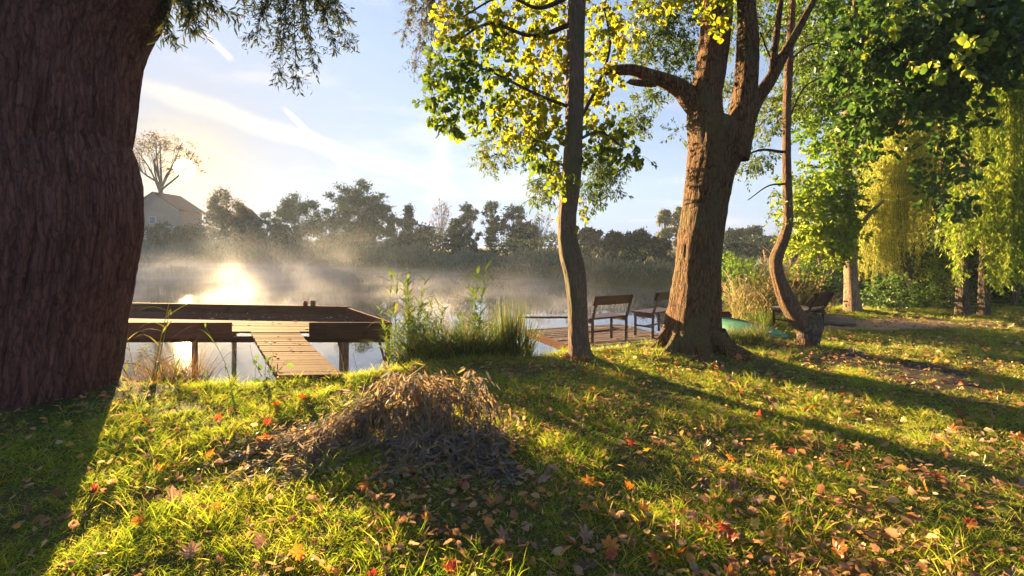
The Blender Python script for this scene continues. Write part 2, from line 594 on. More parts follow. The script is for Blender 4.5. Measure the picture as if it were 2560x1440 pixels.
sand = t.ramp(n2, [(0.3, (0.32, 0.19, 0.13)), (0.7, (0.64, 0.44, 0.32))])
c = t.mix(patch(7.6, 10.6, 2.6, 0.75, 0.3), c, sand)
mud = t.ramp(n2, [(0.3, (0.03, 0.025, 0.022)), (0.7, (0.12, 0.095, 0.08))])
c = t.mix(patch(5.0, 6.4, 0.9, 0.8, 0.4), c, mud)
c = t.mix(patch(5.0, 7.3, 0.7, 0.35, 0.4), c, mud)
b = t.n('ShaderNodeBsdfPrincipled')
b.inputs['Roughness'].default_value = 0.95
b.inputs['Specular IOR Level'].default_value = 0.1
t.l(c, b.inputs['Base Color'])
bm = t.n('ShaderNodeBump')
bm.inputs['Strength'].default_value = 0.8
bm.inputs['Distance'].default_value = 0.03
t.l(t.math('ADD', n2, n3), bm.inputs['Height'])
t.l(bm.outputs[0], b.inputs['Normal'])
t.l(b.outputs[0], out.inputs[0])
ground = obj('ground', quads_mesh('ground', V, Q, m, smooth=True))
tag(ground, 'grassy river bank and lawn', None, None, 'structure')

# water sheet
m, t, out = new_mat('river_water')
geo = t.n('ShaderNodeNewGeometry')
sv = t.vmath('MULTIPLY', geo.outputs['Position'], (1.0, 0.35, 1.0)).outputs[0]
r1 = t.noise(sv, 5.5, 3, 0.5).outputs[0]
r2 = t.noise(sv, 0.8, 3, 0.5).outputs[0]
bm = t.n('ShaderNodeBump')
bm.inputs['Strength'].default_value = 0.10
bm.inputs['Distance'].default_value = 0.02
t.l(t.math('ADD', r1, t.math('MULTIPLY', r2, 2.5)), bm.inputs['Height'])
gl = t.n('ShaderNodeBsdfGlossy')
gl.inputs['Roughness'].default_value = 0.03
gl.inputs[0].default_value = (0.95, 0.97, 1.0, 1)
t.l(bm.outputs[0], gl.inputs['Normal'])
df = t.n('ShaderNodeBsdfDiffuse')
df.inputs[0].default_value = (0.035, 0.045, 0.045, 1)
fr = t.n('ShaderNodeFresnel')
fr.inputs[0].default_value = 2.2
t.l(bm.outputs[0], fr.inputs['Normal'])
mx = t.n('ShaderNodeMixShader')
t.l(fr.outputs[0], mx.inputs[0])
t.l(df.outputs[0], mx.inputs[1])
t.l(gl.outputs[0], mx.inputs[2])
t.l(mx.outputs[0], out.inputs[0])
V = np.array([(-199, -2, WATER_Z), (159, -2, WATER_Z), (159, 178, WATER_Z), (-199, 178, WATER_Z)])
# the far ground rises above the sheet beyond the far bank; near ground hides it on this side
water = obj('river_water', quads_mesh('river_water', V, np.array([[0, 1, 2, 3]]), m))
tag(water, 'calm misty river', None, None, 'structure')


# ------------------------------------------------------------------ plant building blocks
class Leaves:
    TU = np.array([0.0, 0.28, 0.72, 1.0, 0.72, 0.28])
    TV = np.array([0.0, -0.5, -0.36, 0.0, 0.36, 0.5])
    TW = np.array([0.0, 0.16, 0.08, -0.10, 0.08, 0.16])

    def __init__(s): s.p, s.d, s.n, s.L, s.W, s.r = [], [], [], [], [], []

    def add(s, p, d, n, L, W, r):
        k = len(p)
        s.p.append(p); s.d.append(d); s.n.append(n)
        s.L.append(np.broadcast_to(L, (k,))); s.W.append(np.broadcast_to(W, (k,))); s.r.append(np.broadcast_to(r, (k,)))

    def arrays(s):
        return [np.concatenate(a) for a in (s.p, s.d, s.n, s.L, s.W, s.r)]

    def count(s): return sum(len(a) for a in s.p)

    @classmethod
    def geo(cls, p, d, n, L, W, r):
        d = unit(d)
        n = n - d * np.sum(n * d, 1, keepdims=True)
        n = unit(n)
        sd = np.cross(d, n)
        V = (p[:, None, :] + d[:, None, :] * (cls.TU[None, :, None] * L[:, None, None])
             + sd[:, None, :] * (cls.TV[None, :, None] * W[:, None, None])
             + n[:, None, :] * (cls.TW[None, :, None] * W[:, None, None]))
        k = len(p)
        b = np.arange(k)[:, None] * 6
        Q = np.concatenate([b + np.array([[0, 1, 2, 3]]), b + np.array([[0, 3, 4, 5]])])
        return V.reshape(-1, 3), Q, np.repeat(r, 6)

    def mesh(s, name, mat, sel=None):
        a = s.arrays()
        if sel is not None: a = [x[sel] for x in a]
        V, Q, r = s.geo(*a)
        return quads_mesh(name, V, Q, mat, r)


class Twigs:
    def __init__(s): s.V, s.Q, s.k = [], [], 0

    def add(s, pts, r0, r1, sides=3):
        V, Fc = tube_geo(pts, np.linspace(r0, r1, len(pts)), sides)
        s.V.append(np.array(V)); s.Q.append(np.array(Fc) + s.k); s.k += len(V)

    def mesh(s, name, mat):
        return quads_mesh(name, np.concatenate(s.V), np.concatenate(s.Q), mat, smooth=True)


def spray(L, T, rng, p0, d0, length, n, lsize, aspect, droop=0.4, hang=0.5, spread=1.0, rbase=0.5, rvar=0.35, tw=0.004, side=0.03):
    """a leafy twig: curved line with leaves along it"""
    d = np.array(d0, dtype=float)
    d /= np.linalg.norm(d) + 1e-9
    k = 6
    pts = [np.array(p0, dtype=float)]
    st = length / (k - 1)
    for i in range(k - 1):
        d = d + np.array([0, 0, -droop / (k - 1)]) + rng.normal(0, 0.10, 3)
        d /= np.linalg.norm(d)
        pts.append(pts[-1] + d * st)
    pts = np.array(pts)
    if T is not None: T.add(pts, tw, tw * 0.4)
    u = rng.uniform(0.1, 1.0, n) * (k - 1)
    i = np.minimum(u.astype(int), k - 2)
    f = (u - i)[:, None]
    q = pts[i] * (1 - f) + pts[i + 1] * f
    td = unit(pts[i + 1] - pts[i])
    rv = unit(rng.normal(0, 1, (n, 3)))
    tip = unit(td * 0.6 + rv * spread + np.array([0, 0, -hang]))
    q = q + rv * side * rng.uniform(0.2, 1, (n, 1))
    nr = rng.normal(0, 1, (n, 3)) + np.array([0, 0, 0.5])
    ls = lsize * rng.uniform(0.6, 1.25, n)
    L.add(q, tip, nr, ls, ls * aspect, np.clip(rbase + rng.normal(0, rvar, n), 0, 1))
    return pts


def blob_sprays(L, T, rng, centre, radii, nspray, length, nleaf, lsize, aspect, **kw):
    """fill an ellipsoid with leafy twigs pointing outwards"""
    c = np.array(centre)
    r = np.array(radii)
    for _ in range(nspray):
        v = rng.normal(0, 1, 3)
        v /= np.linalg.norm(v)
        p = c + v * r * rng.uniform(0.1, 0.95) ** 0.6
        spray(L, T, rng, p, v * 0.8 + rng.normal(0, 0.5, 3), length * rng.uniform(0.6, 1.3), nleaf, lsize, aspect, **kw)


def trunk_geo(rows, Y, sides=40, step=0.05, amp=0.02, freq=9, seed=0, prof=None, ystretch=1.0, extend=None, zs=1.6):
    """trunk from (py, left px, right px) rows at distance Y, bottom row first; real bark ridges in the surface"""
    ctrl = []
    for r in rows:
        py, xl, xr = r[:3]
        y = Y if len(r) < 4 else r[3]
        al, ar = math.atan((xl - CX) / F), math.atan((xr - CX) / F)
        mid = (al + ar) / 2
        c = P(CX, py, y)
        ctrl.append((y * math.tan(mid), y, c.z, y / math.cos(mid) * math.sin((ar - al) / 2)))
    if extend: ctrl = ctrl + extend
    ctrl = np.array(ctrl)
    ln = np.sum(np.linalg.norm(np.diff(ctrl[:, :3], axis=0), axis=1))
    return limb_geo(ctrl, max(6, int(ln / step)), sides, amp, freq, seed, prof, ystretch, zs)


def limb_geo(ctrl, n, sides, amp, freq, seed, prof=None, ystretch=1.0, zs=1.6):
    s = spline(ctrl, n)
    p, tt, nn, bb = frames(s[:, :3])
    # frame aligned to world x / depth so profiles have a fixed direction
    if abs(tt[:, 2]).mean() > 0.6:
        nn = unit(np.array([[1.0, 0, 0]]) - tt * tt[:, :1])
        bb = np.cross(tt, nn)
    a = np.linspace(0, 2 * math.pi, sides, endpoint=False)
    R = np.repeat(s[:, 3:4], sides, 1)
    if prof is not None: R = R * prof(a)[None, :]
    dist = np.concatenate([[0], np.cumsum(np.linalg.norm(np.diff(p, axis=0), axis=1))])
    rg = np.zeros_like(R)
    for i in range(n):
        for j in range(sides):
            x = math.cos(a[j]) * freq * 0.5
            y = math.sin(a[j]) * freq * 0.5
            z = dist[i] * zs + seed * 7.3
            v = mnoise.noise((x + seed, y, z)) + 0.5 * mnoise.noise((x * 2.1, y * 2.1 + seed, z * 2.3))
            rg[i, j] = (1 - abs(v) * 1.8) - 0.5 + 0.5 * mnoise.noise((math.cos(a[j]) * 1.2, math.sin(a[j]) * 1.2 + seed, dist[i] * 1.1))
    R = R + rg * amp
    V = p[:, None, :] + R[:, :, None] * (np.cos(a)[None, :, None] * nn[:, None, :] + ystretch * np.sin(a)[None, :, None] * bb[:, None, :])
    ii = (np.arange(n - 1)[:, None] * sides + np.arange(sides)[None, :])
    jj = (np.arange(n - 1)[:, None] * sides + (np.arange(sides)[None, :] + 1) % sides)
    Q = np.stack([ii, jj, jj + sides, ii + sides], -1).reshape(-1, 4)
    return V.reshape(-1, 3), Q


def limb(name, ctrl, mat, parent, sides=14, step=0.08, amp=0.012, freq=5, seed=0, prof=None):
    ctrl = np.array(ctrl, dtype=float)
    ln = np.sum(np.linalg.norm(np.diff(ctrl[:, :3], axis=0), axis=1))
    V, Q = limb_geo(ctrl, max(5, int(ln / step)), sides, amp, freq, seed, prof)
    return obj(name, quads_mesh(name, V, Q, mat, smooth=True), parent)


def PL(rows, Y=None):
    """limb control rows from (px, py, half width px, Y)"""
    o = []
    for r in rows:
        y = r[3] if len(r) > 3 else Y
        p = P(r[0], r[1], y)
        o.append((p.x, p.y, p.z, r[2] / F * y))
    return o


def flare(rows, k=0): return rows


# ------------------------------------------------------------------ big willow at the left edge
rng = np.random.default_rng(11)
t_w = thing('willow_tree', 'massive dark willow trunk filling the left edge of the lawn', 'tree')
edge = [(1010, 292), (960, 296), (935, 300), (880, 311), (790, 319), (730, 331), (640, 346), (560, 359), (490, 358), (430, 346), (370, 326), (300, 336), (200, 345), (150, 351), (60, 372), (0, 396), (-80, 430)]
Yw = 5.35
rows = []
for py, xr in edge:
    half = 245 + 45 * max(0, (py - 760) / 250) ** 2
    rows.append((py, xr - 2 * half, xr))
V, Q = trunk_geo(rows, Yw, 260, 0.03, 0.042, 34, 3, zs=1.0, extend=[(-5.2, 5.35, 5.2, 1.15), (-5.3, 5.4, 6.4, 1.0)])
obj('trunk', quads_mesh('willow_trunk', V, Q, M['bark_willow'], smooth=True), t_w)
limb('limb', [(-4.6, 5.4, 4.6, 0.5), (-4.0, 5.9, 6.0, 0.3), (-3.2, 6.6, 6.9, 0.2), (-2.2, 7.2, 7.0, 0.1), (-1.2, 7.6, 6.6, 0.04)], M['bark_willow'], t_w, 18, 0.1, 0.02)
limb('limb', [(-5.2, 5.4, 5.4, 0.6), (-5.4, 5.6, 7.5, 0.4), (-5.0, 6.0, 9.5, 0.2), (-4.6, 6.3, 11, 0.08)], M['bark_willow'], t_w, 18, 0.1, 0.02)
limb('limb', [(-5.6, 5.4, 5.4, 0.6), (-7.0, 5.2, 7.2, 0.35), (-8.4, 5.0, 8.6, 0.15)], M['bark_willow'], t_w, 18, 0.1, 0.02)


def hang_branch(parent, root, tips, Lf, nleaf, asp, seed, mat, base=0.45, hang=0.55, sub=5, sp_len=0.45, tw=0.006, spread=0.9):
    """a hanging branch: main stem with side twigs to the given tips; stem and its leaves"""
    r = np.random.default_rng(seed)
    L, T = Leaves(), Twigs()
    for tip in tips:
        a, b = np.array(root), np.array(tip)
        mid = a * 0.45 + b * 0.55 + np.array([0, 0, 0.12])
        pts = spline([a, mid, b], 10)
        T.add(pts, tw * 1.8, tw * 0.6, 4)
        for i in range(2, 10):
            for _ in range(sub if i < 9 else sub + 2):
                d = unit(pts[min(i + 1, 9)] - pts[i - 1]) + r.normal(0, 0.55, 3)
                spray(L, T, r, pts[i], d, sp_len * r.uniform(0.5, 1.2), nleaf, Lf, asp, 0.45, hang, spread, base, 0.3, tw * 0.5, 0.012)
    st = obj('branch', T.mesh('branch', M['twig']), parent)
    tag(obj('foliage', L.mesh('foliage', mat), st), kind='stuff')
    return st


# sprays of the willow against the sky, from the trunk and from the limb overhead
hang_branch(t_w, P(385, -60, 5.6), [P(480, 55, 5.7), P(420, 70, 5.5), P(560, 30, 5.9), P(500, 10, 6.0), P(590, -30, 6.0), P(470, 20, 5.4)], 0.10, 8, 0.19, 21, M['leaf_willow'], 0.55, 0.5, 4, 0.24, 0.004)
hang_branch(t_w, P(730, -110, 7.4), [P(640, 80, 7.6), P(700, 170, 7.4), P(740, 185, 7.3), P(780, 140, 7.5), P(830, 90, 7.6), P(870, 95, 7.8), P(660, 20, 7.6), P(760, 60, 7.2), P(800, 10, 7.5), P(700, 90, 7.7), P(850, 20, 7.5)], 0.085, 8, 0.24, 22, M['leaf_willow'], 0.4, 0.35, 6, 0.30, 0.005)

def faceted(a):
    """rounded three-sided section, left flank shaped flat so more of it catches the sun"""
    s_ = np.zeros_like(a)
    for k_, d_ in ((188, 0.80), (303, 0.86), (60, 0.9)):
        c_ = np.maximum(np.cos(a - math.radians(k_)), 0) / d_
        s_ = s_ + c_ ** 9
    s_ = s_ + (1 / 1.08) ** 9
    r_ = s_ ** (-1 / 9)
    lat = r_ * np.cos(a - math.radians(340))
    return r_ * 2 / (lat.max() - lat.min())


# ------------------------------------------------------------------ linden with the slim leaning trunk
t_l = thing('linden_tree', 'slim dark trunk with round yellow green leaves, left of the big forked tree', 'tree')
Yl = 7.1
rows = [(935, 1398, 1506), (905, 1410, 1490), (870, 1417, 1474), (800, 1417, 1468), (750, 1415, 1466), (690, 1407, 1463), (640, 1395, 1452), (590, 1391, 1440), (540, 1392, 1440), (450, 1400, 1450), (350, 1408, 1455), (200, 1412, 1459), (100, 1414, 1460), (0, 1418, 1463), (-100, 1424, 1464)]
V, Q = trunk_geo(rows, Yl, 48, 0.035, 0.010, 8, 5, faceted, extend=[(1.0, 7.2, 7.0, 0.10), (1.1, 7.3, 9.0, 0.05)])
obj('trunk', quads_mesh('linden_trunk', V, Q, M['bark_linden'], smooth=True), t_l)
for rws in ([(1428, 270, 5, 7.1), (1340, 235, 4, 7.0), (1250, 190, 3, 6.9), (1180, 160, 2, 6.9)],
            [(1430, 60, 7, 7.1), (1330, 90, 5, 7.3), (1220, 60, 4, 7.4), (1120, 120, 2, 7.2)],
            [(1440, -20, 8, 7.1), (1350, 20, 5, 6.7), (1260, -10, 3, 6.4), (1160, 40, 2, 6.2)],
            [(1450, 300, 5, 7.1), (1500, 200, 4, 7.3), (1525, 110, 3, 7.4), (1510, 20, 2, 7.4)],
            [(1445, 350, 4, 7.1), (1500, 330, 3, 7.0), (1560, 370, 2, 6.9)],
            [(1425, 420, 4, 7.1), (1380, 400, 3, 7.2), (1340, 370, 2, 7.2)]):
    limb('branch', PL(rws), M['twig'], t_l, 7, 0.06, 0.002, 3)
L, T = Leaves(), Twigs()
rng = np.random.default_rng(5)
kw = dict(droop=0.5, hang=0.75, spread=0.8, tw=0.0035, side=0.05)
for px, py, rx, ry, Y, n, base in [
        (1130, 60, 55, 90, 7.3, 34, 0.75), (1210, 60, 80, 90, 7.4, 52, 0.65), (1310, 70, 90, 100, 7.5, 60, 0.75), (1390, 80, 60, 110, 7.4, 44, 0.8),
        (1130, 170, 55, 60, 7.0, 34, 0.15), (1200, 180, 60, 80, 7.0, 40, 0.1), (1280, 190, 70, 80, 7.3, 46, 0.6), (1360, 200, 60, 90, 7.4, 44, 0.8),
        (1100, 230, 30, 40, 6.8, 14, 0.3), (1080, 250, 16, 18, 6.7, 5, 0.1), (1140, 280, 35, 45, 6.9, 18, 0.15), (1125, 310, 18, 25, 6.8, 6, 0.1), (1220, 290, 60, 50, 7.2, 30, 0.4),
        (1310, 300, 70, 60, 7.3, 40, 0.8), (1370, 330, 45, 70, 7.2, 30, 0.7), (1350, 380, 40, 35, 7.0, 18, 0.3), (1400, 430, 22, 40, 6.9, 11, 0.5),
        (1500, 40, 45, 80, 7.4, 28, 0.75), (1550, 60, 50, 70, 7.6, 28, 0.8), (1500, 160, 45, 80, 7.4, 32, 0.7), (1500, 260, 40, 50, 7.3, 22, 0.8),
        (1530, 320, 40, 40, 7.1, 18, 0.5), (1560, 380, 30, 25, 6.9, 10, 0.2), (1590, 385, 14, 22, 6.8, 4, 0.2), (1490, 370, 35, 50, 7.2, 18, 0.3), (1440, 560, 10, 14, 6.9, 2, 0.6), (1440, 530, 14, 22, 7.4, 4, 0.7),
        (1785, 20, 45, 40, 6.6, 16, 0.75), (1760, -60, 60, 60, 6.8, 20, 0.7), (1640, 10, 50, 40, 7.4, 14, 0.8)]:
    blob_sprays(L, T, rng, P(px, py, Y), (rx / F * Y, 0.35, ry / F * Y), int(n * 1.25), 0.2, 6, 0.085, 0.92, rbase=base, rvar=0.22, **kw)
for c, r, n in [((0.3, 7.6, 6.6), (1.8, 1.5, 1.3), 200), ((0.9, 7.6, 8.2), (1.4, 1.3, 1.3), 120)]:   # crown above the picture
    blob_sprays(L, T, rng, c, r, n, 0.3, 8, 0.09, 0.92, rbase=0.5, rvar=0.3, **kw)
obj('twigs', T.mesh('twigs', M['twig']), t_l).name = 'twig'
a = L.arrays()
vis = np.where((a[0][:, 2] < 5.4))[0]
front = vis[np.argsort(a[0][vis, 1])[:300]]
mask = np.ones(len(a[0]), bool)
mask[front] = False
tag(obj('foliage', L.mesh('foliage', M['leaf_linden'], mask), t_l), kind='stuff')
protos = []
for k in range(6):
    one = [np.zeros((1, 3)), np.array([[0, 1.0, 0]]), np.array([[0, 0, 1.0]]), np.array([0.09]), np.array([0.083]), np.array([(k + 0.5) / 6])]
    Vq, Qq, rq = Leaves.geo(*one)
    protos.append(quads_mesh('leaf', Vq, Qq, M['leaf_linden'], rq))
for i in front:
    o = obj('leaf', protos[min(5, int(a[5][i] * 6))], t_l, a[0][i])
    d, n = Vector(a[1][i]).normalized(), Vector(a[2][i])
    n = (n - d * n.dot(d)).normalized()
    s_ = d.cross(n)
    o.rotation_euler = Matrix((s_, d, n)).transposed().to_euler()
    o.scale = (a[3][i] / 0.09,) * 3

# ------------------------------------------------------------------ big forked ash tree
t_a = thing('ash_tree', 'big forked tree with sunlit rugged bark and a sawn off limb', 'tree')
Ya = 7.5


rows = [(935, 1595, 1850), (905, 1622, 1828), (880, 1641, 1812), (840, 1652, 1806), (800, 1661, 1803), (700, 1680, 1802), (600, 1692, 1806), (500, 1705, 1822), (420, 1714, 1842), (360, 1718, 1866), (325, 1717, 1876), (308, 1730, 1868), (298, 1752, 1850), (292, 1785, 1815), (290, 1798, 1803)]
V, Q = trunk_geo(rows, Ya, 72, 0.03, 0.020, 13, 9, faceted)
obj('trunk', quads_mesh('ash_trunk', V, Q, M['bark_ash'], smooth=True), t_a)
limb('stem', PL([(1775, 370, 52), (1762, 300, 46), (1762, 240, 40), (1775, 180, 37), (1785, 100, 37), (1792, 20, 37), (1800, -100, 34, 7.6), (1815, -300, 24, 7.9), (1830, -500, 10, 8.2)], Ya), M['bark_ash'], t_a, 36, 0.04, 0.014, 9, 4, faceted)
limb('stem', PL([(1825, 390, 44), (1845, 320, 38), (1858, 270, 32), (1866, 200, 28), (1870, 110, 26), (1866, 20, 22), (1858, -80, 20, 7.3), (1850, -260, 14, 7.0), (1840, -460, 6, 6.8)], 7.45), M['bark_ash'], t_a, 30, 0.04, 0.012, 9, 6, faceted)
limb('branch', PL([(1862, 310, 24), (1888, 255, 18), (1925, 200, 15), (1958, 140, 12), (1995, 75, 9), (2035, 0, 7), (2080, -90, 5, 7.4), (2130, -220, 3, 7.3)], 7.55), M['bark_ash'], t_a, 14, 0.05, 0.006, 5, 2)
limb('branch', PL([(1928, 200, 9), (1936, 130, 8), (1945, 60, 7), (1955, -20, 6), (1968, -140, 4, 7.8)], 7.55), M['bark_ash'], t_a, 12, 0.05, 0.005, 5, 3)
limb('branch', PL([(1985, 95, 4), (1935, 150, 3), (1900, 80, 2)], 7.6), M['bark_ash'], t_a, 6, 0.05, 0.003, 5, 3)
tag(limb('sawn_limb', PL([(1775, 290, 34), (1740, 262, 30), (1705, 226, 24), (1665, 203, 19), (1620, 188, 16), (1580, 175, 14), (1540, 176, 12), (1512, 179, 9), (1506, 179, 1)], Ya), M['bark_ash'], t_a, 26, 0.03, 0.012, 8, 8), 'broken off limb stub pointing left, lit orange by the sun')
limb('knob', PL([(1640, 205, 12), (1605, 208, 9), (1578, 205, 7), (1566, 206, 1)], Ya - 0.12), M['bark_ash'], t_a, 14, 0.02, 0.006, 5, 8)
L, T = Leaves(), Twigs()
rng = np.random.default_rng(8)
kwa = dict(droop=0.35, hang=0.45, spread=0.75, tw=0.003, side=0.03)
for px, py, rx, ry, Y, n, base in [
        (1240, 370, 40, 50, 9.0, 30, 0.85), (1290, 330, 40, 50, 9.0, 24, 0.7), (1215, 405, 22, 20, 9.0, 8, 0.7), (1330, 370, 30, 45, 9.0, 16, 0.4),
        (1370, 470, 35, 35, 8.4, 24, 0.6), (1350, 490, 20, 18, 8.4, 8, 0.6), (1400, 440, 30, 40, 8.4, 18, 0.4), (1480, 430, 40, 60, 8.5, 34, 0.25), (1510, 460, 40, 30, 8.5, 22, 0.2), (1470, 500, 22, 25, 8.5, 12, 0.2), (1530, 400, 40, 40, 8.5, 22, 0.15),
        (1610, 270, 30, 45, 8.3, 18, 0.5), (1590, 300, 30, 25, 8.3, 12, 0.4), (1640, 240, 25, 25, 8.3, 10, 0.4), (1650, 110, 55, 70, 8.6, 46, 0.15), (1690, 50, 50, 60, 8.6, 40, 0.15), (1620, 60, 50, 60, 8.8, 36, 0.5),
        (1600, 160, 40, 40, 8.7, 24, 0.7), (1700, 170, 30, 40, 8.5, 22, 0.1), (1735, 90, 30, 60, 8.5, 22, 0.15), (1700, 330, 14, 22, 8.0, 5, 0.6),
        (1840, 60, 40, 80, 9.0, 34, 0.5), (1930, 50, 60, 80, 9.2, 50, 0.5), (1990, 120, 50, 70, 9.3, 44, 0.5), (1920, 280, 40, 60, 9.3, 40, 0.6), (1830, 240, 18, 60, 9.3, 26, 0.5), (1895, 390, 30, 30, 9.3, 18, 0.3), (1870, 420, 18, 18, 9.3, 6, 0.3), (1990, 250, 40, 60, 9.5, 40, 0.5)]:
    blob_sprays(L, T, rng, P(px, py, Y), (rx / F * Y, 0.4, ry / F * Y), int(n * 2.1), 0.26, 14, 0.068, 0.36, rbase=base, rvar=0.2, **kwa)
for c, r, n in [((3.2, 8.2, 6.9), (2.2, 1.8, 1.2), 260), ((3.6, 8.0, 8.8), (2.4, 2.0, 1.4), 220), ((5.2, 8.6, 6.8), (1.2, 1.4, 1.0), 120)]:
    blob_sprays(L, T, rng, c, r, n, 0.4, 16, 0.08, 0.36, rbase=0.4, rvar=0.25, **kwa)
obj('twig', T.mesh('twig', M['twig']), t_a)
tag(obj('foliage', L.mesh('foliage', M['leaf_ash']), t_a), kind='stuff')

hang_branch(t_w, P(1090, -160, 8.2), [P(1015, 70, 8.4), P(1040, 150, 8.3), P(1075, 190, 8.2), P(1060, 100, 8.4), P(1100, 140, 8.3), P(1030, 20, 8.5), P(1120, 60, 8.3), P(1080, 40, 8.1)], 0.065, 10, 0.24, 23, M['leaf_willow'], 0.75, 0.4, 7, 0.28, 0.004)

def roots(t, cx, cy, r0, angs, mat, seed):
    r_ = np.random.default_rng(seed)
    for an in angs:
        d = np.array([math.cos(math.radians(an)), math.sin(math.radians(an))])
        e = r0 * r_.uniform(0.9, 1.25)
        pts = []
        for k_, zz, rr_ in ((0.55, 0.34, 0.22), (0.92, 0.10, 0.20), (1.25, -0.01, 0.14), (1.7, -0.08, 0.06)):
            q = d * e * k_ + r_.normal(0, 0.03, 2)
            x, y = cx + q[0], cy + q[1]
            pts.append((x, y, float(gh(x, y)) + zz * min(1, r0 * 1.6), rr_ * r0))
        limb('root', pts, mat, t, 14, 0.05, 0.012, 7, seed + an)


q = G(1728, 888)
roots(t_a, 2.72, Ya, 0.50, (165, 215, 262, 310, 350), M['bark_ash'], 3)

# ------------------------------------------------------------------ curved tree and the wood on the right bank
def plain_tree(name, label, rows, Y, bark, sides=24, amp=0.008, seed=1, extend=None, flat=True, freq=7, group=None):
    t = thing(name, label, 'tree', group=group)
    V, Q = trunk_geo(rows, Y, sides, 0.04, amp, freq, seed, faceted, 1.0, extend)
    obj('trunk', quads_mesh('trunk', V, Q, bark, smooth=True), t)
    return t


def crown(parent, blobs, mat, seed, nleaf=14, lsize=0.07, asp=0.5, length=0.3, kwargs=None, k=1.0):
    r = np.random.default_rng(seed)
    L, T = Leaves(), Twigs()
    kk = dict(droop=0.4, hang=0.4, spread=0.8, tw=0.004, side=0.04)
    kk.update(kwargs or {})
    for b in blobs:
        px, py, rx, ry, Y, n, base = b[:7]
        dep = b[7] if len(b) > 7 else 0.8
        blob_sprays(L, T, r, P(px, py, Y), (rx / F * Y, dep, ry / F * Y), max(1, int(n * k)), length, nleaf, lsize, asp, rbase=base, rvar=0.22, **kk)
    obj('twig', T.mesh('twig', M['twig']), parent)
    tag(obj('foliage', L.mesh('foliage', mat), parent), kind='stuff')


rows = [(905, 1972, 2062), (870, 1988, 2046), (835, 1990, 2046), (812, 1980, 2040), (790, 1964, 2016), (750, 1944, 1990), (700, 1929, 1966), (665, 1923, 1957), (640, 1926, 1959), (600, 1943, 1974), (560, 1956, 1984), (500, 1957, 1982), (400, 1955, 1978), (300, 1956, 1977), (200, 1960, 1981), (100, 1966, 1985), (0, 1974, 1989)]
t_c = plain_tree('curved_tree', 'thin S curved trunk leaning beside the bench, sunlit on its left', rows, 8.0, M['bark_curved'], 28, 0.010, 12, [(4.5, 8.0, 6.6, 0.05), (4.6, 8.0, 8.4, 0.02)])
limb('stump', PL([(2020, 850, 26), (2030, 822, 23), (2038, 803, 18), (2042, 792, 12), (2043, 785, 2)], 7.9), M['bark_dark'], t_c, 16, 0.03, 0.012, 8, 3)
for rws in ([(1957, 380, 4), (1900, 375, 3), (1850, 400, 2), (1835, 430, 1)], [(1960, 460, 3), (1920, 465, 2), (1870, 500, 1)], [(1970, 300, 3), (2010, 220, 2), (2060, 190, 1)], [(1975, 150, 3), (2030, 110, 2), (2090, 120, 1)]):
    limb('branch', PL(rws, 8.0), M['twig'], t_c, 6, 0.06, 0.002, 3)
crown(t_c, [(1850, 400, 18, 25, 8.1, 6, 0.3, 0.3), (1840, 430, 14, 16, 8.1, 5, 0.3, 0.3), (1935, 470, 12, 10, 8.1, 3, 0.5, 0.2), (1940, 520, 14, 14, 8.1, 4, 0.7, 0.2), (1935, 560, 10, 12, 8.1, 3, 0.7, 0.2), (2030, 250, 50, 50, 8.4, 20, 0.5), (2040, 120, 60, 60, 8.4, 22, 0.5), (1905, 300, 30, 40, 8.4, 14, 0.5), (1900, 230, 30, 40, 8.4, 14, 0.5)],
      M['leaf_ash'], 31, 11, 0.055, 0.45, 0.26)

rows = [(800, 2100, 2168), (778, 2107, 2160), (740, 2109, 2151), (700, 2110, 2146), (640, 2108, 2144), (560, 2108, 2140), (460, 2106, 2134), (380, 2098, 2128)]
Y1 = 12.5
t_1 = plain_tree('maple_tree', 'straight pale trunk with layered yellow green crown at the water edge', rows, Y1, M['bark_pale'], 28, 0.01, 14, [(8.5, 12.6, 5.4, 0.14), (8.7, 12.7, 8.0, 0.08), (8.8, 12.8, 10, 0.03)])
for rws in ([(2118, 470, 10, 12.5), (2108, 400, 9, 12.4), (2092, 340, 6, 12.2), (2080, 250, 4, 12)], [(2118, 620, 7, 12.5), (2070, 580, 5, 12.2), (2020, 560, 3, 12)], [(2125, 600, 7, 12.5), (2170, 540, 5, 12.1), (2210, 500, 3, 12)]):
    limb('branch', PL(rws), M['bark_pale'], t_1, 8, 0.1, 0.004, 4)
crown(t_1, [(2010, 510, 45, 32, 12.2, 46, 0.75), (2060, 480, 45, 35, 12.2, 50, 0.55), (2090, 520, 40, 45, 12.2, 54, 0.4), (2030, 570, 55, 35, 12.2, 60, 0.8), (2080, 590, 60, 35, 12.1, 60, 0.75), (2035, 625, 40, 22, 12.1, 44, 0.85), (2085, 612, 30, 20, 12.0, 24, 0.7), (2020, 440, 35, 25, 12.4, 20, 0.6), (2075, 420, 40, 30, 12.6, 30, 0.4),
              (2040, 655, 22, 10, 12.0, 8, 0.9),
              (2060, 320, 60, 50, 12.2, 46, 0.25), (2140, 300, 60, 60, 12.2, 56, 0.2), (2030, 230, 60, 60, 12.2, 50, 0.25), (2110, 200, 70, 60, 12.2, 60, 0.2), (2020, 130, 60, 60, 12.4, 46, 0.3), (2100, 90, 80, 60, 12.4, 64, 0.15), (2020, 30, 60, 60, 12.6, 40, 0.3), (2110, -10, 90, 60, 12.6, 60, 0.15), (2200, 120, 70, 80, 12.4, 60, 0.15),
              (2030, 350, 25, 25, 11.8, 10, 0.6)],
      M['leaf_yellowgreen'], 32, 18, 0.10, 0.6, 0.42, dict(droop=0.25, hang=0.25), 1.4)
L, T = Leaves(), Twigs()
r_ = np.random.default_rng(91)
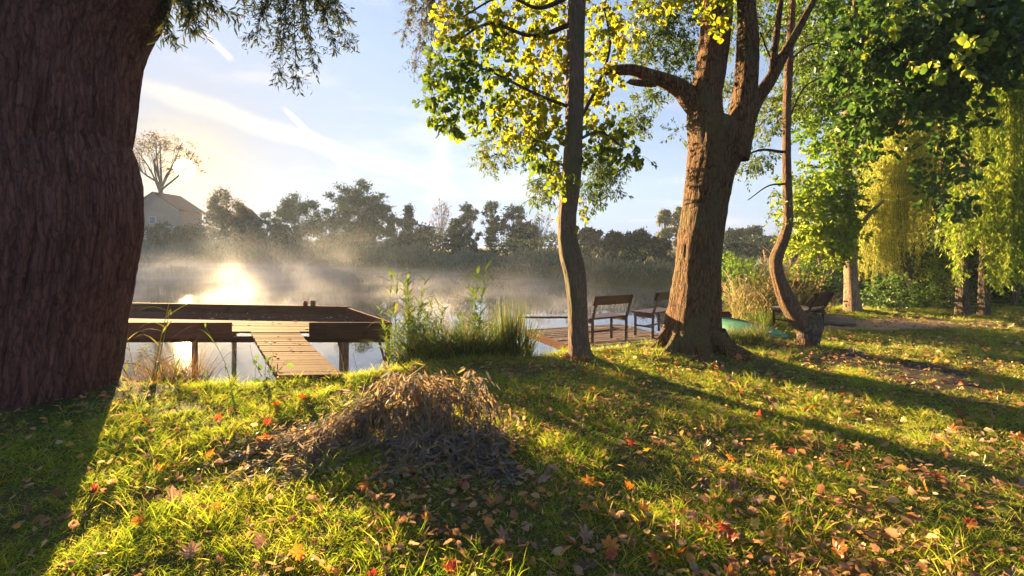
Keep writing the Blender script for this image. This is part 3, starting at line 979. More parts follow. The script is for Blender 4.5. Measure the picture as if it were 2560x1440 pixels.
for c, rr, n in [((8.6, 13, 9.4), (2.6, 2.4, 1.8), 300), ((6.6, 13, 8.6), (1.6, 2.0, 1.4), 130), ((10.6, 13, 8.2), (1.8, 2.0, 1.6), 160)]:
    blob_sprays(L, T, r_, c, rr, n, 0.5, 16, 0.12, 0.6, rbase=0.3, rvar=0.25)
tag(obj('crown', L.mesh('crown', M['leaf_yellowgreen']), t_1), kind='stuff')


def willow(name, label, trunk_rows, Y, bark, strands, mat, seed, base, lsize=0.085, nl=34, extend=None):
    """weeping tree: vertical strands hung with narrow leaves; strands are (px, top py, bottom py, spread px, count, depth)"""
    t = plain_tree(name, label, trunk_rows, Y, bark, 18, 0.012, seed, extend)
    r = np.random.default_rng(seed)
    L, T = Leaves(), Twigs()
    for px, top, bot, spd, cnt, dep in strands:
        for _ in range(int(cnt * 1.5)):
            y = Y + r.uniform(-dep, dep)
            x0 = px + r.normal(0, spd) * (1.45 if name == 'weeping_willow' and seed == 41 else 1.0)
            tp = top + r.uniform(-25, 40)
            bt = tp + (bot - tp) * r.uniform(0.55, 1.03)
            a, b = np.array(P(x0, tp, y)), np.array(P(x0 + r.normal(0, 9), bt, y))
            ln = a[2] - b[2]
            if ln < 0.15: continue
            arch = np.array([r.normal(0, 0.12), r.normal(0, 0.2), 0.1])
            pts = spline([a - arch, a, a * 0.55 + b * 0.45 + r.normal(0, 0.05, 3), b], 9)
            T.add(pts, 0.004, 0.0015)
            n = max(6, int(nl * ln))
            u = r.uniform(0.05, 1, n) * 8
            i = np.minimum(u.astype(int), 7)
            f = (u - i)[:, None]
            q = pts[i] * (1 - f) + pts[i + 1] * f
            rv = unit(r.normal(0, 1, (n, 3)) * np.array([1, 1, 0.3]))
            tip = unit(rv * 0.7 + np.array([0, 0, -0.9]))
            ls = lsize * r.uniform(0.6, 1.2, n)
            L.add(q + rv * 0.012, tip, r.normal(0, 1, (n, 3)), ls, ls * 0.22, np.clip(base + r.normal(0, 0.18) + r.normal(0, 0.15, n), 0, 1))
    obj('twig', T.mesh('twig', M['twig']), t)
    tag(obj('foliage', L.mesh('foliage', mat), t), kind='stuff')
    return t


rows = [(790, 2284, 2322), (770, 2284, 2312), (740, 2275, 2303), (700, 2264, 2290), (650, 2254, 2277), (580, 2240, 2262), (450, 2226, 2248)]
Y2 = 14.4
t_2 = willow('weeping_willow', 'golden weeping willow with slender leaning trunk, right of the maple', rows, Y2, M['bark_dark'],
             [(2185, 500, 690, 22, 60, 0.5), (2215, 430, 690, 22, 80, 0.5), (2250, 360, 670, 20, 84, 0.5), (2285, 310, 600, 16, 66, 0.5), (2310, 290, 520, 10, 24, 0.8), (2200, 570, 720, 20, 26, 0.8), (2160, 600, 700, 12, 14, 0.8), (2310, 480, 640, 6, 8, 0.5), (2240, 640, 730, 25, 12, 0.7)],
             M['leaf_gold'], 41, 0.5, 0.085, 46, [(11.2, 14.4, 5.0, 0.1), (11.3, 14.4, 7.0, 0.06)])
rows = [(800, 2383, 2440), (775, 2386, 2430), (740, 2388, 2425), (690, 2391, 2424), (600, 2395, 2425), (400, 2400, 2425), (200, 2405, 2425)]
Y3 = 11.6
t_3 = willow('weeping_willow', 'green weeping willow trailing long strands at the right edge', rows, Y3, M['bark_dark'],
             [(2395, 270, 430, 6, 18, 0.6), (2440, 230, 420, 8, 26, 0.6), (2480, 200, 460, 8, 24, 0.6), (2530, 200, 700, 22, 80, 0.9), (2540, 420, 720, 20, 40, 0.6), (2400, 640, 720, 6, 14, 0.4), (2385, 540, 640, 20, 24, 0.6),
              (2420, 470, 620, 25, 34, 0.7), (2470, 440, 640, 25, 40, 0.7), (2500, 560, 730, 10, 24, 0.5), (2580, 200, 720, 22, 60, 0.9), (2470, 640, 720, 6, 8, 0.4), (2500, 180, 330, 20, 26, 0.7), (2555, 150, 300, 20, 26, 0.7), (2650, 200, 700, 30, 50, 0.9)],
             M['leaf_yellowgreen'], 42, 0.75, 0.11, 46, [(10.7, 11.6, 7.5, 0.12), (10.8, 11.6, 9, 0.05)])

rows = [(800, 2438, 2490), (780, 2442, 2480), (700, 2446, 2476), (600, 2450, 2475), (400, 2452, 2472), (200, 2456, 2472)]
t_4 = plain_tree('alder_tree', 'dark shaded trunk just behind the green willow strands', rows, 11.9, M['bark_dark'], 18, 0.01, 15, [(11.3, 11.9, 7, 0.1), (11.3, 11.9, 9, 0.04)])
rows = [(785, 2522, 2548), (760, 2527, 2545), (700, 2540, 2555), (640, 2552, 2566), (500, 2570, 2584)]
t_5 = plain_tree('alder_tree', 'thin slanting trunk in the dark undergrowth at the right border', rows, 13.5, M['bark_dark'], 14, 0.006, 16, [(14.3, 13.6, 5, 0.08), (14.5, 13.7, 8, 0.03)])
rows = [(760, 2348, 2372), (700, 2352, 2370), (550, 2350, 2366), (300, 2340, 2356)]
t_6 = plain_tree('alder_tree', 'dark trunk deep in the wood between the two willows', rows, 15.5, M['bark_dark'], 14, 0.008, 17, [(13.2, 15.5, 8, 0.12), (13.2, 15.5, 11, 0.05)])
# their leafy crowns: near maple-like boughs at top right, dark wood behind
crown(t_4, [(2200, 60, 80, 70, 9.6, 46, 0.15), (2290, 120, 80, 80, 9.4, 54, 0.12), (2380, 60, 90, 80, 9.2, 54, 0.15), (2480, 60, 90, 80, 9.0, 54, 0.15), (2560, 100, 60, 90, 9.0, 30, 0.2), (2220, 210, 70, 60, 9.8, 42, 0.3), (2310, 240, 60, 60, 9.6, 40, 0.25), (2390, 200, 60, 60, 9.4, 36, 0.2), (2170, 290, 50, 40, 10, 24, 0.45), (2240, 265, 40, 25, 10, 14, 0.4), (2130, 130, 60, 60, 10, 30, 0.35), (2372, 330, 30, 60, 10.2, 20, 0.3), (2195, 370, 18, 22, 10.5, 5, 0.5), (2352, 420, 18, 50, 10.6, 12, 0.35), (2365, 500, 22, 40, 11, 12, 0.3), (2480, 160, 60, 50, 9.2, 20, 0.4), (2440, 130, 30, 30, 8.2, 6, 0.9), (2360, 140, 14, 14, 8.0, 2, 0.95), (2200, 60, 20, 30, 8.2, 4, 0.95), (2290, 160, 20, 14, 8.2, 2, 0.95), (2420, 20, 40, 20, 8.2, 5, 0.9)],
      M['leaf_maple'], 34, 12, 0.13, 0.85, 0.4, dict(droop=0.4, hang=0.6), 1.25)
L, T = Leaves(), Twigs()
r_ = np.random.default_rng(92)
for c, rr, n in [((12, 11, 8.4), (3.2, 2.2, 1.6), 260), ((9.4, 10.5, 7.9), (2.2, 1.8, 1.1), 140)]:
    blob_sprays(L, T, r_, c, rr, n, 0.5, 14, 0.14, 0.85, rbase=0.3, rvar=0.25)
tag(obj('crown', L.mesh('crown', M['leaf_maple']), t_4), kind='stuff')
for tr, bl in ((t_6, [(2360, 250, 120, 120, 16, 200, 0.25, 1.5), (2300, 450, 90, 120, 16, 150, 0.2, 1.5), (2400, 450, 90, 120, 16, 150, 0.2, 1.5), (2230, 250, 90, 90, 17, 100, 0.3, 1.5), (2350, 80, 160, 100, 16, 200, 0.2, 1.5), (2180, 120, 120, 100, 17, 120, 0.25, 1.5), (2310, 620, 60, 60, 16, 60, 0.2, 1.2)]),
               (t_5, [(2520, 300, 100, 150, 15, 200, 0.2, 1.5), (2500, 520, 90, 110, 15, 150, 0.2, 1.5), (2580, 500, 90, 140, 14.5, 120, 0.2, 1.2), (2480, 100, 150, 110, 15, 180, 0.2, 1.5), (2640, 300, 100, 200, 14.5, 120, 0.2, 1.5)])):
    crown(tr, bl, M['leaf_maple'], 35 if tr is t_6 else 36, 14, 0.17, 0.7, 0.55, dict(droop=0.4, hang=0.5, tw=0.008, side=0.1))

# bushes under the trees
def bush(name, label, px, py, rx, ry, Y, n, mat, base, seed, lsize=0.09, asp=0.5, group=None, cat='bush', nleaf=14):
    c = P(px, py, Y)
    t = thing(name, label, cat, group=group)
    r = np.random.default_rng(seed)
    L, T = Leaves(), Twigs()
    gz = float(gh(c.x, c.y))
    w_, h_ = rx / F * Y, ry / F * Y
    for _ in range(n):
        v = r.normal(0, 1, 3); v /= np.linalg.norm(v)
        p = np.array(c) + v * np.array([w_, w_ * 0.7, h_]) * r.uniform(0.2, 1) ** 0.5
        p[2] = max(p[2], gz + 0.05)
        spray(L, T, r, p, v + np.array([0, 0, 0.6]), 0.35 * r.uniform(0.6, 1.3), nleaf, lsize, asp, 0.5, 0.25, 0.9, base, 0.25, 0.004, 0.04)
    for _ in range(7):
        a = np.array([c.x + r.normal(0, w_ * 0.2), c.y + r.normal(0, 0.1), gz - 0.05])
        b = np.array(c) + r.normal(0, 0.5, 3) * np.array([w_, w_ * 0.7, h_])
        T.add(spline([a, a * 0.4 + b * 0.6 + np.array([0, 0, 0.05]), b], 6), 0.012, 0.004)
    obj('stem', T.mesh('stem', M['twig']), t)
    tag(obj('foliage', L.mesh('foliage', mat), t), kind='stuff')
    return t


bush('nettle_bush', 'low bright green bush between the maple and golden willow trunks', 2228, 738, 48, 28, 13.0, 90, M['leaf_nettle'], 0.7, 51)
bush('nettle_bush', 'low green weeds filling the gap right of the leaning willow trunk', 2350, 748, 45, 26, 13.2, 80, M['leaf_nettle'], 0.6, 52)
bush('young_bush', 'yellow green bush glowing right of the leaning willow trunk', 2358, 690, 30, 45, 13.6, 80, M['leaf_yellowgreen'], 0.6, 53)
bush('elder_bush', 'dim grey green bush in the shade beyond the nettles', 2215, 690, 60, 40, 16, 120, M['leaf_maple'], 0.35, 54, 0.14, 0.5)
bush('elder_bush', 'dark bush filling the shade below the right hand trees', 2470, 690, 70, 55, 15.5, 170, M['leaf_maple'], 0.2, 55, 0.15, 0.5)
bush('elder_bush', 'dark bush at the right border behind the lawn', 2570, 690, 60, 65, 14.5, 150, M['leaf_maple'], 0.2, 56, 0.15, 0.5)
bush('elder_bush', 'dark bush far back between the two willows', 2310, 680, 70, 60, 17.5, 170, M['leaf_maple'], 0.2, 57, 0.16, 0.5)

# dense wood closing the view behind: one mass
L = Leaves()
r_ = np.random.default_rng(77)
n = 16000
x = r_.uniform(11, 34, n)
y = np.maximum(near_y(x) * 0.0 + 17.5 + (x - 12) * 0.30, 0) + r_.uniform(0, 4, n)
z = r_.uniform(0.0, 11, n) ** 1.0
keep = (x / y > 0.66 + 0.03 * np.sin(z * 2.1) + 0.03 * np.sin(z * 5.3))
x, y, z = x[keep], y[keep], z[keep]
k = len(x)
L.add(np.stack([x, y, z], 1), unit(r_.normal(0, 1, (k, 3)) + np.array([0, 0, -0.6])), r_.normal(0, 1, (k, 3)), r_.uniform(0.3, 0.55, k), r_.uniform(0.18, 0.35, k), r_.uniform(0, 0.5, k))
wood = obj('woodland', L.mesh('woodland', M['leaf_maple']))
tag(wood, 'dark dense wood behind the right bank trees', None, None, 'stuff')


# ------------------------------------------------------------------ far bank: reeds, trees, houses
L = Leaves()
r_ = np.random.default_rng(61)
n = 40000
seg = r_.uniform(0, 1, n)
xs = -95 + (38 + 95) * seg ** 0.8
ys = far_y(xs) + r_.uniform(-0.4, 5.5, n)
hmax = np.interp(ys, [20, 27, 35, 56, 75, 100], [1.8, 1.8, 2.05, 2.9, 3.6, 3.9]) * (0.85 + 0.22 * np.sin(xs * 0.7) * np.sin(xs * 0.31 + 1) + 0.1 * np.sin(xs * 2.3))
zz = WATER_Z + hmax * r_.uniform(0.0, 1.0, n) ** 0.65
ln = np.interp(ys, [20, 40, 100], [0.4, 0.55, 0.85]) * r_.uniform(0.6, 1.3, n)
zz = np.maximum(zz - ln * 0.6, WATER_Z - 0.05)
L.add(np.stack([xs, ys, zz], 1), unit(r_.normal(0, 0.42, (n, 3)) + np.array([0, 0, 0.8])), r_.normal(0, 1, (n, 3)), ln, ln * 0.16, np.clip(0.4 + 0.25 * np.sin(xs * 0.9) + r_.normal(0, 0.22, n), 0, 1))
tag(obj('far_reeds', L.mesh('far_reeds', M['reed_far'])), 'belt of misty reeds and sallow along the far bank', None, None, 'stuff')


def far_tree(name, label, cx, top, hw, Y, mat, seed, ncl=50, nl=80, ls=0.28, base=0.4, low=0.18, shape='round', group=None, asp=0.6, bare=False, base_py=None, bark='bark_dark', clr=0.2):
    t = thing(name, label, 'tree', group=group)
    r = np.random.default_rng(seed)
    X = (cx - CX) / F * Y
    gz = float(gh(X, Y)) if base_py is None else P(cx, base_py, Y).z
    zt = P(cx, top, Y).z
    H = zt - gz
    W = hw / F * Y
    Lf, T = Leaves(), Twigs()
    z0 = gz + H * low
    fork = gz + H * (low + 0.08)
    tops = spline([(X, Y, gz - 0.3), (X + r.normal(0, 0.1), Y, fork), (X + r.normal(0, 0.2), Y, gz + H * 0.9)], 8)
    V, Fc = tube_geo(tops, np.linspace(H * 0.022, H * 0.004, 8), 8)
    obj('trunk', mesh_from('trunk', V, Fc, M[bark], True), t)
    mains = []
    for _ in range(ncl):
        if shape == 'round':
            v = r.normal(0, 1, 3); v /= np.linalg.norm(v)
            rad = r.uniform(0.15, 1) ** 0.45
            c = np.array([X, Y, (z0 + zt) / 2]) + v * rad * np.array([W * 0.88, W * 0.8, (zt - z0) / 2 * 0.92])
        elif shape == 'tall':
            u = r.uniform(0, 1)
            prof = math.sin(math.pi * (0.12 + 0.80 * u)) ** 0.7
            an = r.uniform(0, 2 * math.pi)
            rr = r.uniform(0.1, 1) ** 0.6
            c = np.array([X + math.cos(an) * W * prof * rr * 0.85, Y + math.sin(an) * W * prof * rr * 0.85, z0 + (zt - z0) * u])
        elif shape == 'cone':
            u = r.uniform(0, 1) ** 1.3
            an = r.uniform(0, 2 * math.pi)
            rr = r.uniform(0.1, 1) ** 0.6
            c = np.array([X + math.cos(an) * W * (1 - u) * rr, Y + math.sin(an) * W * (1 - u) * rr, z0 + (zt - z0) * u])
        else:                                   # umbrella: leaves held at the ends of spreading limbs
            an = r.uniform(0, 2 * math.pi)
            el = r.uniform(0.05, 1)
            rr = 0.62 + 0.38 * r.uniform()
            c = np.array([X + math.cos(an) * W * math.cos(el * 1.45) ** 0.6 * rr, Y + math.sin(an) * W * 0.8 * math.cos(el * 1.45) ** 0.6 * rr, fork + (zt - fork) * (0.25 + 0.72 * math.sin(el * 1.5)) * rr ** 0.5])
        f0 = np.array([X, Y, fork + max(0, (c[2] - fork)) * r.uniform(0.0, 0.35)])
        if shape == 'umbrella':
            if not mains:
                for k_ in range(9):
                    an_ = k_ * 0.7 + r.uniform(-0.3, 0.3)
                    e_ = np.array([X + math.cos(an_) * W * r.uniform(0.25, 0.8), Y + math.sin(an_) * W * 0.6, fork + (zt - fork) * r.uniform(0.45, 0.85)])
                    s_ = np.array([X, Y, fork - H * r.uniform(-0.06, 0.10)])
                    m_ = s_ * 0.5 + e_ * 0.5 + r.normal(0, W * 0.08, 3) + np.array([0, 0, H * 0.03])
                    cur = spline([s_, m_, e_], 10)
                    mains.append(cur)
                    T.add(cur, H * 0.012, H * 0.003, 6)
            bst = min(mains, key=lambda q_: np.linalg.norm(q_[7] - c))
            f0 = bst[int(r.integers(3, 8))]
        mid = f0 * 0.5 + c * 0.5 + np.array([0, 0, (0.08 if shape != 'bare' else 0.0) * H * r.uniform(-0.3, 0.6)])
        br = H * (0.005 if shape != 'umbrella' else 0.0028)
        if r.uniform() < 0.8: T.add(spline([f0, mid, c], 6), br, br * 0.25, 4)
        if bare:
            for _b in range(6):
                e = c + np.array([r.normal(0, W * 0.12), r.normal(0, W * 0.12), abs(r.normal(0, H * 0.10))])
                T.add(spline([c * 0.7 + f0 * 0.3, c, e], 5), br * 0.35, br * 0.12, 3)
        n = int(nl * 1.3 * r.uniform(0.6, 1.4) * (0.14 if bare else 1))
        if n < 1: continue
        cr = max(W * clr, 0.35) * r.uniform(0.7, 1.3)
        q = c + r.normal(0, 0.5, (n, 3)) * cr * np.array([1, 1, 0.75])
        l_ = ls * r.uniform(0.6, 1.3, n)
        Lf.add(q, unit(r.normal(0, 1, (n, 3)) + np.array([0, 0, -0.3])), r.normal(0, 1, (n, 3)), l_, l_ * asp, np.clip(base + r.normal(0, 0.15) + r.normal(0, 0.2, n), 0, 1))
    obj('branch', T.mesh('branch', M['bark_dark']), t)
    if Lf.count(): tag(obj('crown', Lf.mesh('crown', mat), t), kind='stuff')
    return t


g = 'trees beyond the river'
far_tree('poplar_tree', 'tall spreading tree behind the house with the sun in its crown', 405, 330, 98, 95, M['leaf_far_warm'], 101, 84, 24, 0.32, 0.5, 0.30, 'umbrella', g, 0.55, base_py=560, clr=0.13)
far_tree('walnut_tree', 'reddish brown bushy tree just right of the sun', 562, 468, 66, 86, M['leaf_far_warm'], 102, 60, 80, 0.34, 0.35, 0.12, 'round', g)
far_tree('hazel_tree', 'low golden lit tree right below the sun', 475, 560, 60, 84, M['leaf_far_warm'], 103, 40, 80, 0.34, 0.7, 0.08, 'round', g)
far_tree('hazel_tree', 'hazy bush in front of the gabled house', 398, 540, 40, 83, M['leaf_far_warm'], 118, 30, 60, 0.32, 0.4, 0.06, 'round', g)
far_tree('hazel_tree', 'small tree with airy crown in the dip left of the paired round trees', 675, 520, 42, 82, M['leaf_far'], 104, 34, 70, 0.32, 0.55, 0.12, 'round', g)
far_tree('lime_tree', 'smaller of two adjoining round dark trees on far bank', 745, 476, 62, 74, M['leaf_far'], 105, 70, 90, 0.30, 0.4, 0.1, 'round', g)
far_tree('lime_tree', 'largest round dark tree in the middle of the far bank', 895, 449, 98, 68, M['leaf_far'], 106, 120, 100, 0.30, 0.42, 0.08, 'round', g, clr=0.15)
far_tree('spruce_tree', 'dark pointed tree right of the largest round tree', 1022, 518, 40, 64, M['leaf_far'], 107, 60, 80, 0.26, 0.3, 0.05, 'cone', g)
far_tree('thorn_tree', 'short dark tree standing left of the bare broom shaped poplar', 1058, 560, 42, 60, M['leaf_far'], 117, 34, 80, 0.26, 0.35, 0.05, 'round', g)
far_tree('bare_poplar', 'nearly leafless broom shaped pinkish poplar on far bank', 1101, 500, 34, 66, M['leaf_far_warm'], 108, 46, 60, 0.22, 0.7, 0.15, 'tall', g, bare=True, bark='bark_pale')
far_tree('aspen_tree', 'thin crowned tree right of the bare broom shaped poplar', 1172, 508, 38, 62, M['leaf_far'], 109, 60, 56, 0.24, 0.45, 0.12, 'tall', g)
far_tree('aspen_tree', 'middle one of three thin crowned trees in a row', 1228, 505, 28, 61, M['leaf_far'], 110, 50, 52, 0.24, 0.5, 0.12, 'tall', g)
far_tree('aspen_tree', 'right one of three thin crowned trees in a row', 1286, 515, 38, 60, M['leaf_far'], 111, 64, 56, 0.24, 0.5, 0.12, 'tall', g)
far_tree('bare_alder', 'pale almost bare tree seen left against the slim linden trunk', 1352, 522, 44, 58, M['leaf_far_pale'], 112, 50, 60, 0.22, 0.6, 0.1, 'round', g, bare=True, bark='bark_pale')
for i, (cx, top, hw, Y, lab) in enumerate([(1475, 566, 36, 52, 'bluish far tree directly right of the slim linden trunk'), (1540, 580, 36, 50, 'round bluish far tree above the first bench'), (1600, 570, 38, 48, 'darkest round far tree between the bench and forked trunk'), (1645, 594, 30, 47, 'yellowish topped far tree touching the forked trunk'),
                                          (1835, 566, 32, 56, 'hazy blue far tree right against the forked trunk'), (1882, 560, 24, 57, 'hazy blue far tree with a knobbly top'), (1925, 586, 28, 56, 'lower hazy blue far tree left of the curved trunk'), (1990, 585, 40, 56, 'hazy blue far tree seen through the bend of the curved trunk'), (2050, 600, 40, 58, 'hazy far tree half hidden behind the maple crown')]):
    far_tree('oak_tree', lab, cx, top, hw, Y, M['leaf_far'], 120 + i, 46, 80, 0.26, 0.45, 0.1, 'round', 'blue trees far across on the right')
far_tree('tall_poplar', 'tall slim poplar rising left behind the forked trunk', 1662, 528, 20, 58, M['leaf_far_pale'], 135, 44, 60, 0.24, 0.5, 0.12, 'tall', g)
far_tree('tall_poplar', 'taller poplar mostly hidden behind the forked trunk', 1700, 522, 24, 58, M['leaf_far_pale'], 136, 50, 60, 0.24, 0.5, 0.12, 'tall', g)
for i, (cx, top, hw, Y, lab) in enumerate([(632, 535, 30, 80, 'low shrubby tree between the reddish tree and the airy one'), (700, 548, 34, 77, 'low dark tree under the left shoulder of the paired round trees'), (815, 515, 36, 72, 'tree closing the gap between the paired round trees'),
                                          (985, 530, 30, 70, 'tree against the right flank of the largest round tree'), (1140, 545, 26, 63, 'low tree right of the bare broom shaped poplar'), (1320, 555, 30, 60, 'low tree beside the pale almost bare one')]):
    far_tree('hedge_tree', lab, cx, top, hw, Y, M['leaf_far'], 150 + i, 36, 80, 0.28, 0.4, 0.05, 'round', g)
# understorey between the far trees
L = Leaves()
r_ = np.random.default_rng(63)
n = 26000
xs = r_.uniform(-80, 45, n)
ys = far_y(xs) + 6 + r_.uniform(0, 7, n)
hm = np.interp(ys, [30, 60, 90], [1.5, 3.1, 4.8]) * (0.8 + 0.3 * np.sin(xs * 0.45) + 0.15 * np.sin(xs * 1.3 + 2))
zz = 0.2 + hm * r_.uniform(0, 1, n) ** 0.8
ln = np.interp(ys, [25, 100], [0.25, 0.45]) * r_.uniform(0.6, 1.3, n)
L.add(np.stack([xs, ys, zz], 1), unit(r_.normal(0, 1, (n, 3))), r_.normal(0, 1, (n, 3)), ln, ln * 0.6, np.clip(0.35 + 0.25 * np.sin(xs * 0.6) + r_.normal(0, 0.2, n), 0, 1))
tag(obj('undergrowth', L.mesh('undergrowth', M['leaf_far'])), 'dark shrubs along the far bank below the trees', None, None, 'stuff')


def house(name, label, px, eave_py, ridge_py, hw_px, Y, base_py, wall, roof, win=True):
    t = thing(name, label, 'house')
    c = P(px, base_py, Y)
    hw = hw_px / F * Y
    ze, zr = P(px, eave_py, Y).z, P(px, ridge_py, Y).z
    D = hw * 1.5
    z0 = min(c.z, float(gh(c.x, c.y))) - 0.3
    w_ = MB()
    x0, x1 = c.x - hw, c.x + hw
    w_.add([(x0, Y, z0), (x1, Y, z0), (x1, Y, ze), (c.x, Y, zr), (x0, Y, ze), (x0, Y + D, z0), (x1, Y + D, z0), (x1, Y + D, ze), (c.x, Y + D, zr), (x0, Y + D, ze)],
           [(0, 1, 2, 3, 4), (9, 8, 7, 6, 5), (0, 5, 6, 1), (1, 6, 7, 2), (4, 9, 5, 0)])
    w_.build('wall', wall, t)
    rf = MB()
    e = 0.45
    for s in (-1, 1):
        sl = (zr - ze) / hw
        a, b = (c.x + s * (hw + e), ze - e * sl), (c.x, zr)
        o_ = 0.18
        rf.hexa([(a[0], Y - e, a[1] + 0.02), (a[0], Y + D + e, a[1] + 0.02), (b[0], Y + D + e, b[1] + 0.02), (b[0], Y - e, b[1] + 0.02), (a[0], Y - e, a[1] + o_), (a[0], Y + D + e, a[1] + o_), (b[0], Y + D + e, b[1] + o_), (b[0], Y - e, b[1] + o_)])
    rf.build('roof', roof, t)
    if win:
        for dx, dz in ((-0.45, 0.30), (0.35, 0.30), (-0.05, 0.68)):
            xx, zz_ = c.x + dx * hw, z0 + (ze - z0) * dz + (zr - ze) * (0.25 if dz > 0.6 else 0)
            f = MB().box((xx - 0.6, Y - 0.03, zz_), (xx + 0.6, Y - 0.03, zz_), (0, 0, 1), 0.08, 1.3).build('window', M['white_paint'], t)
            MB().box((xx - 0.5, Y - 0.085, zz_), (xx + 0.5, Y - 0.085, zz_), (0, 0, 1), 0.02, 1.1).build('pane', M['glass'], f)
    return t


M['white_paint'] = plain_mat('white_paint', (0.6, 0.6, 0.62), 0.6, 0.3, var=0.08)
M['glass'] = plain_mat('window_glass', (0.05, 0.06, 0.08), 0.1, 0.6, var=0.1)
M['plaster'] = plain_mat('plaster', (0.30, 0.24, 0.21), 0.9, 0.1, var=0.1, scale=1)
M['tile'] = plain_mat('roof_tile', (0.20, 0.07, 0.045), 0.8, 0.2, var=0.25, scale=3)
house('gabled_house', 'plastered gable house with red roof beneath the sun', 385, 523, 482, 62, 89, 600, M['plaster'], M['tile'])
house('garden_shed', 'small bluish white shed in front of the gabled house', 418, 580, 568, 20, 84, 600, M['white_paint'], M['white_paint'], False)
house('cottage', 'little roof showing behind the reddish tree', 605, 548, 522, 26, 93, 600, M['plaster'], M['tile'], False)


# ------------------------------------------------------------------ timber: planks as objects with the grain along their length
PLANKS = {}


def plank(name, mat, parent, a, b, up, wid, th, skew=0.0):
    """a board from a to b; up is its thin direction"""
    a, b, up = Vector(a), Vector(b), Vector(up)
    d = b - a
    L_ = d.length
    x = d.normalized()
    y = up.cross(x).normalized()
    z = x.cross(y)
    k = (round(L_, 3), round(wid, 3), round(th, 3), mat.name, round(skew, 3))
    if k not in PLANKS:
        h, w2, t2 = L_ / 2, wid / 2, th / 2
        c = min(0.004, t2 * 0.4)
        V, Fc = [], []
        # chamfered top edges
        ring = [(-w2, -t2), (w2, -t2), (w2, t2 - c), (w2 - c, t2), (-w2 + c, t2), (-w2, t2 - c)]
        for xx in (-h, h):
            V += [(xx + skew * p, p, q) for p, q in ring]
        for i in range(6):
            j = (i + 1) % 6
            Fc.append((i, i + 6, j + 6, j)[::-1])
        Fc += [tuple(range(6))[::-1], tuple(range(6, 12))]
        PLANKS[k] = mesh_from(name, V, Fc, mat)
    o = obj(name, PLANKS[k], parent)
    R = Matrix((x, y, z)).transposed().to_4x4()
    o.matrix_local = Matrix.Translation((a + b) / 2) @ R
    return o


rj = np.random.default_rng(71)
UP = (0, 0, 1)
# jetty on the left
DZ = 0.08
FR = P(977, 806, 9.12); FR = Vector((FR.x, 9.12, 0.25))
BR = P(870, 768, 11.4); BR = Vector((BR.x, 11.4, 0.25))
FL = Vector((-9.0, 9.12, 0.25))
BL = Vector((-11.6, 12.45, 0.25))
t_j = thing('jetty', 'low brown plank jetty with board rim over the water at left', 'jetty')
N = 20
for i in range(N):
    u0 = (i + 0.5) / N
    a = FL.lerp(BL, u0); b_ = FR.lerp(BR, u0)
    a.z = b_.z = DZ - 0.02 + rj.normal(0, 0.004)
    b_ = b_ + (a - b_).normalized() * rj.uniform(0.03, 0.06)
    plank('plank', M['wood_brown'], t_j, a, b_, UP, 0.128, 0.035)
z2 = lambda v, z: Vector((v.x, v.y, z))
c580, c775 = (580 - CX) / F * 9.1, (775 - CX) / F * 9.1
plank('rim_board', M['wood_dark'], t_j, (FL.x, 9.08, 0.105), (c580, 9.08, 0.105), (0, -1, 0), 0.29, 0.045)
plank('rim_board', M['wood_dark'], t_j, (c775, 9.08, 0.105), (FR.x + 0.03, 9.08, 0.105), (0, -1, 0), 0.29, 0.045)
plank('rim_board', M['wood_dark'], t_j, z2(BL, 0.17), z2(BR, 0.17) + Vector((0.02, 0, 0)), (0, 1, 0), 0.20, 0.09)
plank('rim_board', M['wood_brown'], t_j, z2(FR, 0.13) + Vector((-0.02, 0.03, 0)), z2(BR, 0.13) + Vector((0, -0.05, 0)), (0.8, 0.6, 0), 0.24, 0.05)
plank('beam', M['wood_dark'], t_j, (FL.x, 9.17, -0.075), (FR.x - 0.05, 9.17, -0.075), UP, 0.08, 0.10)
plank('beam', M['wood_dark'], t_j, (BL.x, 12.1, -0.02), (BR.x - 0.3, 11.2, -0.02), UP, 0.08, 0.12)
for u in (0.03, 0.55, 0.9):
    a, b_ = FL.lerp(FR, u), BL.lerp(BR, u)
    plank('joist', M['wood_dark'], t_j, z2(a, -0.0) + Vector((0, 0.1, 0)), z2(b_, -0.0), UP, 0.07, 0.10)


def post(parent, x, y, z1, r, lean=(0, 0), mat='wood_grey'):
    mb = MB().tube([(x + lean[0], y + lean[1], -1.75), (x + lean[0] * 0.4, y + lean[1] * 0.4, -0.5), (x, y, z1)], [r, r * 0.95, r * 0.9], 9)
    return mb.build('post', M[mat], parent, True)


M['post_wood'] = plain_mat('post_wood', (0.20, 0.13, 0.09), 0.85, 0.2, var=0.4, scale=9)
for px in (966, 862):
    x = (px - CX) / F * 9.1
    post(t_j, x, 9.2, 0.0, 0.05, (-0.02, 0), 'post_wood')
    MB().tube([(x - 0.01, 9.21, -0.66), (x - 0.17, 9.25, -0.12)], 0.022, 6).build('brace', M['post_wood'], t_j, True)
for x, y in ((-5.9, 9.3), (-8.2, 9.3), (BR.x - 0.1, 11.25), (-6.5, 11.7), (-9.5, 12.0)):
    post(t_j, x, y, 0.0, 0.055, (0, 0), 'post_wood')

